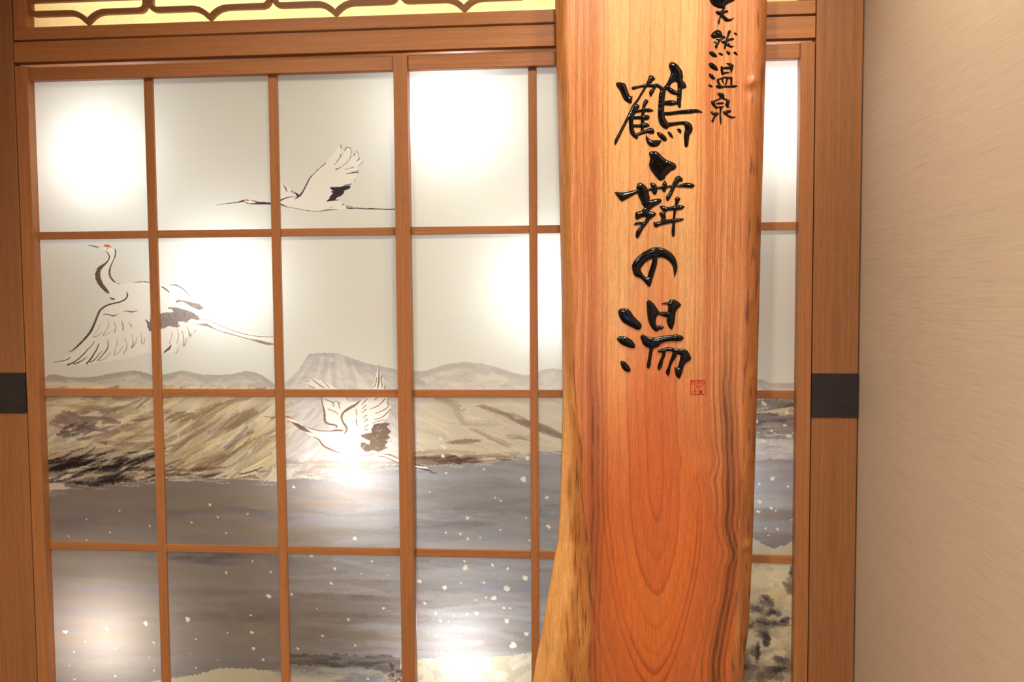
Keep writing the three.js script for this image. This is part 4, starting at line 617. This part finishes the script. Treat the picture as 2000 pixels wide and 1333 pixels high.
// ---------------------------------------------------------------- lamps behind the panes
{
  const domeGeo = new THREE.SphereGeometry(0.012, 20, 12, 0, Math.PI * 2, 0, Math.PI / 2).rotateX(Math.PI / 2), baseGeo = new THREE.CylinderGeometry(0.018, 0.020, 0.055, 24).rotateX(Math.PI / 2).translate(0, 0, -0.0275);
  const glow = new THREE.MeshStandardMaterial({ name: 'lamp_glow', color: 0xffffff, emissive: LED, emissiveIntensity: 3 });
  const spots = [[-0.7311, 1.808, 'top left pane'], [0.0903, 1.882, 'top pane just right of the middle stile'], [0.8058, 1.852, 'top pane right of the signboard'], [-0.4426, 1.5198, 'pane with the tail of the upright crane'], [0.3002, 1.4968, 'pane edge just left of the signboard'],
    [-0.1417, 1.0703, 'low crane with spread wings'], [0.60, 1.0703, 'lake pane covered by the signboard'], [-0.7451, 0.6796, 'lowest lake pane at the left'], [0.1008, 0.6731, 'snowy bank right of the middle stile']];
  for (const [x, y, where] of spots) {
    const t = thing('backlight_lamp', `small white lamp glowing behind the ${where}`, 'lamp', [x, y, -0.168]);
    mesh('lamp_base', baseGeo, plaster, t); mesh('lamp_dome', domeGeo, glow, t);
    const l = new THREE.PointLight(LED, BACKLIGHT); l.name = 'backlight'; l.position.set(0, 0, 0.016); l.shadow.radius = 0.4; l.castShadow = true; t.add(l);
  }
}
// a long lamp behind the transom's paper
{
  const TUBE = new THREE.Color().setRGB(1.0, 0.94, 0.78);
  const t = thing('transom_lamp', 'long lamp glowing behind the cream paper of the transom', 'lamp', [-0.02, 2.335, -0.165]);
  const tube = new THREE.CylinderGeometry(0.013, 0.013, 1.6, 20).rotateZ(Math.PI / 2); mesh('lamp_tube', tube, new THREE.MeshStandardMaterial({ name: 'tube_glow', color: 0xffffff, emissive: TUBE, emissiveIntensity: 1.5 }), t);
  const l = new THREE.RectAreaLight(TUBE, 120, 1.6, 0.024); l.name = 'transom_light'; l.position.set(0, -0.004, 0.0145); l.rotation.set(0.35, Math.PI, 0); t.add(l);
}

// ---------------------------------------------------------------- the live-edged signboard
const edgeAt = (line, y) => { for (let i = 1; i < line.length; i++) if (y >= line[i][1]) { const [ax, ay] = line[i - 1], [bx, by] = line[i]; return mix(ax, bx, clamp01((ay - y) / (ay - by))); } const a = line[line.length - 2], b = line[line.length - 1]; return b[0] + (b[0] - a[0]) / (b[1] - a[1]) * 0.35 * (y - b[1]); };
const edgeL = (y) => edgeAt(boardLeft, y), edgeR = (y) => edgeAt(boardRight, y);
const marginL = (y) => 25 + 22 * smooth(1330, 1080, y) + 68 * smooth(1100, 680, y) + 3 * noise(y * 0.012, 3.3);
const marginR = (y) => 27 + 7 * smooth(1907, 1899, y) + 2.5 * noise(y * 0.02, 7.7);
// distance from the heart of the tree, in millimetres, on the cut face: straight up above, nested arches below
function heart(x, y) {
  const kx = x - 622, ky = y - 1118, knot = Math.exp(-(kx * kx * 1.3 + ky * ky) / 1300);
  let dx = x - (538 + 8 * noise(y * 0.0036, 1.7) + 1.5 * noise(y * 0.011, 5.1)) + 13 * noise(x * 0.0045, y * 0.0016, 2.2) + 1.6 * noise(x * 0.02, y * 0.006, 6.4) - knot * 24 * Math.sin((ky + 10) / 22);
  const s = (1067 - y) / 42, drop = 0.28 * 42 * (s > 12 ? s : Math.log(1 + Math.exp(s)));
  const a = Math.abs(dx) * (dx > 0 ? 1.38 : 1), p = 1.75;
  return { dx, g: Math.pow(Math.pow(a, p) + Math.pow(drop, p), 1 / p) + 0.8 * noise(x * 0.09, y * 0.03, 8.8) };
}
const BT = { x0: 240, x1: 790, y0: 600, y1: 2150 };
const boardMap = dataTexture(1024, 2048, (u, v) => {
  const x = mix(BT.x0, BT.x1, u), y = mix(BT.y0, BT.y1, v), { dx, g } = heart(x, y);
  const L = edgeL(y), R = edgeR(y), l = (x - L) / marginL(y), r = (R - x) / marginR(y);
  // rings: wide near the heart, tight towards the outside
  const q = g < 92 ? g / 21 : 4.381 + (g - 92) / mix(11.5, 7.2, smooth(92, 190, g));
  const ring = q + 0.22 * noise(x * 0.012, y * 0.0035, 3.1), id = Math.floor(ring), f = ring - id;
  const h1 = Math.abs(Math.sin(id * 127.1 + 3.7) * 43758.5) % 1, h2 = Math.abs(Math.sin(id * 311.7 + 1.3) * 24634.6) % 1;
  const wide = smooth(104, 84, g), late = mix(smooth(0.45, 0.93, f), smooth(0.70, 0.95, f) * 0.85 + 0.15 * smooth(0.2, 0.9, f), wide) * (1 - smooth(0.95, 1, f)) * mix(0.12, 1, h1 * h1) * clamp01(0.75 + 0.6 * noise(x * 0.01, y * 0.004, 12));
  const fine = noise(x * 0.55, y * 0.022, 4.4), finer = noise(x * 1.9, y * 0.07, 5.5), fleck = noise(x * 0.8, y * 0.13, 6.6), cloud = noise(x * 0.011, y * 0.0035, 7.1);
  // heartwood: redder wood inside a flame-shaped boundary that follows the rings
  const flame = clamp01(smooth(1640, 1080, y + 130 * noise(x * 0.012, y * 0.002, 2.9) + g * 1.1) + 0.16 * (h2 - 0.5));
  let c = mix3([225, 170, 118], [203, 106, 48], flame);
  c = mix3(c, [172, 94, 54], 0.72 * smooth(98, 150, g + 14 * cloud) * (0.4 + 0.6 * h2));
  c = mix3(c, [198, 96, 44], 0.5 * flame * smooth(75, 20, g) * smooth(1180, 1060, y));
  c = mix3(c, [186, 92, 46], 0.35 * clamp01(flame + 0.25) * h2);
  c = mix3(c, mix3([186, 104, 56], [138, 58, 26], flame), 0.72 * late);
  // dark streaky wood down the right side, thinning out upwards
  const bow = 9 * Math.exp(-Math.pow((y - 935) / 22, 2)) - 7 * Math.exp(-Math.pow((y - 1000) / 30, 2)), bx = dx - 136 - 5 * noise(y * 0.011, 2.1) - bow + 24 * smooth(930, 660, y), low = smooth(1520, 1180, y);
  const vein = (o, w) => Math.exp(-Math.pow((bx - o) / w, 2));
  const streak = (vein(0, 4.2) + 0.75 * vein(11, 3) + 0.55 * vein(22, 2.2) + 0.5 * vein(-9, 2) + 0.45 * vein(-21, 2) + 0.3 * vein(7, 12)) * low;
  c = mix3(c, [88, 48, 25], clamp01(streak * (0.75 + 0.55 * fine + 0.35 * finer)));
  const bl = dx + 138 + 6 * noise(y * 0.008, 4.1) + 9 * smooth(1050, 800, y), lowL = smooth(1480, 1150, y), veinL = (o, w) => Math.exp(-Math.pow((bl - o) / w, 2));
  c = mix3(c, [112, 58, 32], clamp01((0.62 * veinL(4, 16) + 0.8 * veinL(0, 3) + 0.7 * veinL(13, 2.4) + 0.6 * veinL(24, 2)) * lowL * (0.55 + 0.6 * fine + 0.4 * finer)));
  // above, the outer wood is a close comb of fine reddish lines
  c = mix3(c, [178, 98, 54], clamp01(smooth(112, 150, g) * (1 - low * 0.6) * smooth(0.02, 0.42, noise(x * 0.42, y * 0.004, 21) + 0.35 * noise(x * 1.1, y * 0.012, 22)) * 0.75));
  const k = 1 + 0.09 * fine + 0.085 * finer + 0.07 * fleck + 0.045 * cloud;
  c = [c[0] * k, c[1] * k * (1 - 0.02 * fine), c[2] * k * 0.94];
  // live edges: golden sapwood with torn, dark bark streaks
  const sap = noise(x * 0.05, y * 0.006, 9.9), tear = noise(x * 0.16, y * 0.017, 11.2);
  const el = smooth(1.08, 0.92, l + 0.12 * noise(y * 0.02, 6.1)), er = smooth(1.06, 0.94, r);
  const lowE = smooth(1420, 1240, y);
  const strand = noise(x * 0.30, y * 0.016, 11.2), strand2 = noise(x * 0.75, y * 0.04, 12.3), inner = smooth(0.30, 0.62, l + 0.22 * noise(y * 0.013, x * 0.03, 3.7));
  let s = mix3([184, 120, 62], mix3([224, 164, 98], [176, 110, 54], inner), lowE);
  s = mix3(s, [206, 148, 78], clamp01(0.6 * smooth(0, 0.45, sap) * lowE));
  s = mix3(s, [132, 80, 36], clamp01(smooth(0.12, 0.5, strand + 0.3 * strand2) * (0.12 + 0.25 * (1 - lowE) + 0.55 * lowE * inner)));
  s = mix3(s, [84, 46, 20], clamp01(0.85 * smooth(0.36, 0.58, strand * 0.8 + strand2 * 0.45) * lowE * smooth(0.42, 0.66, l + 0.15 * noise(y * 0.011, 2.2))));
  s = mix3(s, [96, 52, 24], 0.8 * lowE * Math.exp(-Math.pow((l - 0.97 - 0.05 * noise(y * 0.02, 6.1)) / 0.035, 2)) * smooth(-0.3, 0.2, noise(y * 0.02, 8.3)));
  c = mix3(c, [s[0] * k, s[1] * k, s[2] * k], el);
  const s2 = mix3([160, 98, 54], [190, 120, 62], clamp01(0.5 + 0.9 * sap));
  c = mix3(c, [s2[0] * k * (1 - 0.25 * smooth(0.2, 0.5, tear)), s2[1] * k * (1 - 0.3 * smooth(0.2, 0.5, tear)), s2[2] * k], er);
  return c;
});
const boardWood = new THREE.MeshPhysicalMaterial({ name: 'oiled_board', map: boardMap, roughness: 0.42, bumpMap: boardMap, bumpScale: 0.0004, clearcoat: 0.35, clearcoatRoughness: 0.32 });

const FRONT = 0.075, EDGE = 0.050, BACK = 0.020;
function boardGeo(y0, y1) {
  const rows = 430, nb = 5, nm = 20, nf = 44, ring = [];
  for (let i = 0; i <= nb; i++) ring.push(['bl', i / nb]);
  for (let i = 1; i <= nm; i++) ring.push(['ml', i / nm]);
  for (let i = 1; i < nf; i++) ring.push(['f', i / nf]);
  for (let i = 0; i < nm; i++) ring.push(['mr', 1 - i / nm]);
  for (let i = nb; i >= 0; i--) ring.push(['br', i / nb]);
  const N = ring.length, pos = [], uv = [], idx = [];
  const knobs = [[720, 1904, 5, 9, 10], [722, 952, 5, 13, 9], [733, 1135, 3, 9, 12], [731, 1165, 2.5, 8, 10], [734, 1190, 2, 9, 9], [725, 1470, 2.5, 7, 16], [727, 1310, 2, 6, 10], [716, 1889, -4, 9, 12]];
  for (let j = 0; j <= rows; j++) {
    const y = mix(y0, y1, j / rows) * 1000, L = edgeL(y), R = edgeR(y), mL = marginL(y), mR = marginR(y), low = smooth(1420, 1200, y);
    for (const [part, t] of ring) {
      let x, z;
      const arc = (k) => EDGE + (FRONT - EDGE) * Math.pow(Math.sin(k * Math.PI / 2), 0.9), under = (k) => BACK + (EDGE - BACK) * Math.sin(k * Math.PI / 2);
      if (part === 'bl') { x = L + 9 * Math.cos(t * Math.PI / 2); z = under(t); }
      else if (part === 'br') { x = R - 9 * Math.cos(t * Math.PI / 2); z = under(t); }
      else if (part === 'ml') { x = L + mL * t; z = arc(t); }
      else if (part === 'mr') { x = R - mR * t; z = arc(t); }
      else { x = mix(L + mL, R - mR, t); z = FRONT; }
      if (part === 'ml') { const w = Math.sin(Math.PI * t), q = noise(x * 0.05, y * 0.006, 9.9), q2 = noise(x * 0.16, y * 0.017, 11.2); z += w * (0.0026 * q * (0.3 + low) - 0.0016 * Math.max(0, q2) * (0.3 + low)); if (low > 0) z -= 0.0045 * low * Math.exp(-Math.pow((t - 0.86) / 0.09, 2)) * (0.5 + noise(y * 0.012, 4.4)); }
      if (part === 'mr') { const w = Math.sin(Math.PI * t); z += w * 0.0018 * noise(x * 0.06, y * 0.012, 5.9); }
      if (part === 'mr' || (part === 'f' && t > 0.93)) for (const [kx, ky, hgt, sx, sy] of knobs) z += 0.001 * hgt * Math.exp(-Math.pow((x - kx) / sx, 2) - Math.pow((y - ky) / sy, 2));
      if (part === 'f') z += 0.0001 * noise(x * 0.02, y * 0.006, 1.5);
      pos.push(x / 1000, y / 1000, z); uv.push((x - BT.x0) / (BT.x1 - BT.x0), (y - BT.y0) / (BT.y1 - BT.y0));
    }
  }
  for (let j = 0; j < rows; j++) for (let i = 0; i < N; i++) { const a = j * N + i, b = j * N + (i + 1) % N, c = a + N, d = b + N; idx.push(a, b, d, a, d, c); }
  for (const j of [0, rows]) {
    const y = pos[(j * N) * 3 + 1], cx = (pos[j * N * 3] + pos[(j * N + N - 1) * 3]) / 2, m = pos.length / 3;
    pos.push(cx, y, 0.045); uv.push(0.5, j ? 1.1 : -0.4);
    for (let i = 0; i < N; i++) { const a = j * N + i, b = j * N + (i + 1) % N; if (j) idx.push(a, b, m); else idx.push(b, a, m); }
  }
  const g = new THREE.BufferGeometry();
  g.setAttribute('position', new THREE.Float32BufferAttribute(pos, 3)); g.setAttribute('uv', new THREE.Float32BufferAttribute(uv, 2)); g.setIndex(idx);
  g.computeVertexNormals();
  return g;
}
const sign = thing('signboard', 'tall live-edged wooden signboard with carved black brush lettering in front of the screens', 'signboard', [0, 0, 0]);
mesh('slab', boardGeo(0, 2.28), boardWood, sign);

// ---------------------------------------------------------------- its lettering: rounded strokes in black lacquer, meshed from their outlines
function glyphGeo({ fills, brush, holes }) {
  const R = 2, pad = 3;                                                     // cells per millimetre
  let x0 = 1e9, x1 = -1e9, y0 = 1e9, y1 = -1e9;
  for (const p of [...fills, ...brush]) for (const q of p) { const w = (q[2] ?? 0) / 2 + pad; x0 = Math.min(x0, q[0] - w); x1 = Math.max(x1, q[0] + w); y0 = Math.min(y0, q[1] - w); y1 = Math.max(y1, q[1] + w); }
  const W = Math.ceil((x1 - x0) * R), H = Math.ceil((y1 - y0) * R), up = 2;
  const cv = document.createElement('canvas'); cv.width = W * up; cv.height = H * up;
  const c = cv.getContext('2d'); c.fillStyle = '#000'; c.fillRect(0, 0, W * up, H * up);
  const P = (q) => [(q[0] - x0) * R * up, (y1 - q[1]) * R * up];
  const soft = (pts) => {                                                   // corners eased a little, as a brush leaves them
    c.beginPath();
    pts.forEach((p, i) => { const a = P(p), b = P(pts[(i + 1) % pts.length]), m1 = [mix(a[0], b[0], 0.3), mix(a[1], b[1], 0.3)], m2 = [mix(a[0], b[0], 0.7), mix(a[1], b[1], 0.7)]; if (!i) c.moveTo(...m1); c.lineTo(...m2); const d = P(pts[(i + 2) % pts.length]); c.quadraticCurveTo(b[0], b[1], mix(b[0], d[0], 0.3), mix(b[1], d[1], 0.3)); });
    c.closePath(); c.fill();
  };
  c.fillStyle = '#fff';
  for (const p of fills) soft(p);
  for (const s of brush) for (let i = 0; i + 1 < s.length; i++) {
    const p0 = s[Math.max(0, i - 1)], p1 = s[i], p2 = s[i + 1], p3 = s[Math.min(s.length - 1, i + 2)];
    for (let k = 0; k <= 24; k++) { const t = k / 24, q = p1.map((_, j) => 0.5 * (2 * p1[j] + (p2[j] - p0[j]) * t + (2 * p0[j] - 5 * p1[j] + 4 * p2[j] - p3[j]) * t * t + (3 * p1[j] - p0[j] - 3 * p2[j] + p3[j]) * t * t * t)); c.beginPath(); c.arc(...P(q), Math.max(0.3, q[2] / 2) * R * up, 0, Math.PI * 2); c.fill(); }
  }
  c.fillStyle = '#000'; for (const p of holes) soft(p);
  const data = c.getImageData(0, 0, W * up, H * up).data;
  const GW = W + 1, GH = H + 1, val = new Float32Array(GW * GH);
  for (let j = 0; j < GH; j++) for (let i = 0; i < GW; i++) {
    let s = 0, n = 0;
    for (let b = -2; b <= 1; b++) for (let a = -2; a <= 1; a++) { const px = i * up + a, py = j * up + b; if (px >= 0 && py >= 0 && px < W * up && py < H * up) { s += data[(py * W * up + px) * 4]; n++; } }
    val[j * GW + i] = n ? s / n / 255 : 0;
  }
  // exact distance to the outline (two passes of lower envelopes)
  const INF = 1e12, d2 = new Float64Array(GW * GH);
  for (let i = 0; i < d2.length; i++) d2[i] = val[i] > 0.5 ? INF : 0;
  const pass = (n, get, set) => {
    const f = new Float64Array(n), v = new Int32Array(n), z = new Float64Array(n + 1); let k = 0;
    for (let q = 0; q < n; q++) f[q] = get(q);
    v[0] = 0; z[0] = -INF; z[1] = INF;
    for (let q = 1; q < n; q++) { let s; do { const r = v[k]; s = (f[q] + q * q - f[r] - r * r) / (2 * q - 2 * r); } while (s <= z[k] && --k > -1); k++; v[k] = q; z[k] = s; z[k + 1] = INF; }
    k = 0; for (let q = 0; q < n; q++) { while (z[k + 1] < q) k++; set(q, (q - v[k]) ** 2 + f[v[k]]); }
  };
  for (let i = 0; i < GW; i++) pass(GH, (q) => d2[q * GW + i], (q, r) => { d2[q * GW + i] = r; });
  for (let j = 0; j < GH; j++) pass(GW, (q) => d2[j * GW + q], (q, r) => { d2[j * GW + q] = r; });
  let hgt = new Float32Array(GW * GH);
  for (let j = 0; j < GH; j++) for (let i = 0; i < GW; i++) {
    const d = Math.sqrt(Math.min(d2[j * GW + i], 1e6)) / R, t = Math.min(1, d / 11), x = x0 + i / R, y = y1 - j / R;
    hgt[j * GW + i] = 0.0056 * Math.pow(1 - (1 - t) * (1 - t), 0.62) + Math.min(1, d / 2) * (0.00016 * noise(x * 0.32, y * 0.32, 3) + 0.0001 * noise(x * 0.9, y * 0.9, 4));
  }
  for (let it = 0; it < 2; it++) { const s = hgt.slice(); for (let j = 1; j < GH - 1; j++) for (let i = 1; i < GW - 1; i++) { const k = j * GW + i; if (val[k] > 0.5) hgt[k] = (2 * s[k] + s[k - 1] + s[k + 1] + s[k - GW] + s[k + GW]) / 6; } }
  const pos = [], idx = [], at = new Map();
  const corner = (i, j) => { const k = j * GW + i; if (!at.has(k)) { at.set(k, pos.length / 3); pos.push((x0 + i / R) / 1000, (y1 - j / R) / 1000, hgt[k]); } return at.get(k); };
  const cross = (i, j, i2, j2) => { const a = j * GW + i, b = j2 * GW + i2, k = -(Math.min(a, b) * 2 + (i === i2 ? 1 : 0)) - 1; if (!at.has(k)) { const t = clamp01((0.5 - val[a]) / (val[b] - val[a])); at.set(k, pos.length / 3); pos.push((x0 + mix(i, i2, t) / R) / 1000, (y1 - mix(j, j2, t) / R) / 1000, -0.0006); } return at.get(k); };
  for (let j = 0; j < H; j++) for (let i = 0; i < W; i++) {
    const cs = [[i, j], [i, j + 1], [i + 1, j + 1], [i + 1, j]], inside = cs.map(([a, b]) => val[b * GW + a] > 0.5), n = inside.filter(Boolean).length;
    if (!n) continue;
    const poly = [];
    for (let k = 0; k < 4; k++) { const a = cs[k], b = cs[(k + 1) % 4]; if (inside[k]) poly.push(corner(...a)); if (inside[k] !== inside[(k + 1) % 4]) poly.push(inside[k] ? cross(...a, ...b) : cross(...b, ...a)); }
    for (let k = 1; k + 1 < poly.length; k++) idx.push(poly[0], poly[k], poly[k + 1]);
  }
  const g = new THREE.BufferGeometry(); g.setAttribute('position', new THREE.Float32BufferAttribute(pos, 3)); g.setIndex(idx); g.computeVertexNormals();
  return g;
}
for (const [glyph, label] of [[glyphCrane, 'first big black character, at the top'], [glyphDance, 'second big black character'], [glyphOf, 'round black character shaped like a hook'], [glyphBath, 'lowest big black character'],
  [glyphHeaven, 'topmost small black character'], [glyphNature, 'second small black character'], [glyphWarm, 'third small black character'], [glyphSpring, 'lowest small black character']]) {
  const m = mesh('character', glyphGeo(glyph), lacquer, sign); m.position.z = FRONT; m.userData.label = label;
}

// ---------------------------------------------------------------- the small red seal
{
  const font = await new FontLoader().loadAsync('fonts/droid/droid_sans_regular.typeface.json');
  const parts = [], X0 = 0.6005, Y0 = 1.2703, S = 0.0305, extr = { depth: 0.0006, bevelEnabled: false };
  const outer = new THREE.Shape(), q = 0.003, tk = 0.0013;
  const rounded = (s, a, b, r) => { s.moveTo(a + r, a); s.lineTo(b - r, a); s.quadraticCurveTo(b, a, b, a + r); s.lineTo(b, b - r); s.quadraticCurveTo(b, b, b - r, b); s.lineTo(a + r, b); s.quadraticCurveTo(a, b, a, b - r); s.lineTo(a, a + r); s.quadraticCurveTo(a, a, a + r, a); };
  rounded(outer, 0, S, q); const inner = new THREE.Path(); rounded(inner, tk, S - tk, q - tk * 0.5); outer.holes.push(inner);
  parts.push(new THREE.ExtrudeGeometry(outer, extr));
  const word = (text, size, cx, y, wide) => { const shapes = font.generateShapes(text, size), g = new THREE.ExtrudeGeometry(shapes, { ...extr, curveSegments: 6 }); g.computeBoundingBox(); const b = g.boundingBox, s = wide / (b.max.x - b.min.x); g.translate(-(b.min.x + b.max.x) / 2, 0, 0); g.scale(s, 1, 1); g.translate(cx, y, 0); parts.push(g); };
  word('dormy', 0.0094, S / 2, 0.0206, 0.0275); word('inn', 0.0090, S / 2, 0.0122, 0.0145);
  const bar = (ax, ay, bx, by, w = 0.0010) => { const l = Math.hypot(bx - ax, by - ay), g = new THREE.BoxGeometry(l + w * 0.6, w, 0.0006); g.rotateZ(Math.atan2(by - ay, bx - ax)); g.translate((ax + bx) / 2, (ay + by) / 2, 0.0003); parts.push(g.toNonIndexed()); };
  for (const [ax, ay, bx, by] of [[7.2, 8.9, 11.4, 10.1], [4.6, 5.6, 14, 6.6], [9.6, 9.3, 9.2, 2.2], [18, 9.6, 19.4, 7.6], [21, 10.4, 21.2, 7.8], [24.6, 9.8, 23, 7.8], [17.4, 7.2, 25, 7.6], [18.4, 6.6, 20.4, 4.8], [23.6, 6.8, 18.6, 2.4], [20, 5.2, 24.4, 3.4], [17.6, 3.2, 20.8, 2.2], [22, 5, 25.4, 1.6]]) bar(ax / 1000, ay / 1000, bx / 1000, by / 1000);
  const g = mergeGeometries(parts.map((p) => (p.index ? p.toNonIndexed() : p)));
  const m = mesh('seal', g, redInk, sign); m.position.set(X0, Y0, FRONT + 0.0001); m.userData.label = 'small red seal reading dormy inn';
}

// ---------------------------------------------------------------- recessed ceiling lamps
{
  const trim = new THREE.LatheGeometry([[0.046, -0.004], [0.060, -0.004], [0.062, -0.001], [0.062, 0.002], [0.045, 0.002], [0.045, 0.03]].map(([r, y]) => new THREE.Vector2(r, y)), 40);
  const lens = new THREE.CylinderGeometry(0.043, 0.043, 0.006, 36);
  const white = new THREE.MeshStandardMaterial({ name: 'white_trim', color: 0xe8e4dc, roughness: 0.5, side: THREE.DoubleSide });
  const lit = new THREE.MeshStandardMaterial({ name: 'downlight_glow', color: 0xffffff, emissive: WARM, emissiveIntensity: 30 });
  const where = ['above the left screen', 'above the middle stile', 'beside the beige wall', 'far behind on the left', 'far behind on the right'];
  DOWNLIGHTS.forEach(([x, z, k], i) => {
    const t = thing('ceiling_downlight', `round recessed ceiling lamp ${where[i]}`, 'lamp', [x, top, z]);
    mesh('trim_ring', trim, white, t); mesh('lens', lens, lit, t).position.y = 0.0;
    const s = new THREE.SpotLight(WARM, k, 0, Math.PI * 0.40, 0.6); s.name = 'downlight'; s.castShadow = true; s.shadow.radius = 2.1; s.position.set(0, -0.012, 0); s.target.position.set(0, -2, z < 1 ? -0.25 : 0); t.add(s, s.target);
  });
}
// ---------------------------------------------------------------- a blue-glowing display across the room, which the lacquer mirrors
{
  const BLUE = new THREE.Color().setRGB(0.10, 0.28, 1.0);
  const t = thing('display_screen', 'upright display glowing blue on the wall behind the camera', 'screen', [0.50, 1.2, back]);
  mesh('housing', plankGeo(-0.21, 0.21, -0.26, 0.26, -0.045, 0, 'y', 0.004), blackMetal, t);
  mesh('display', new THREE.BoxGeometry(0.38, 0.48, 0.004).translate(0, 0, -0.0475), new THREE.MeshStandardMaterial({ name: 'screen_glow', color: 0x000000, roughness: 0.3, emissive: BLUE, emissiveIntensity: 3.2 }), t);
  const l = new THREE.RectAreaLight(BLUE, 2.2, 0.38, 0.48); l.name = 'screen_light'; l.position.set(0, 0, -0.052); t.add(l);
}
renderer.render(scene, camera);
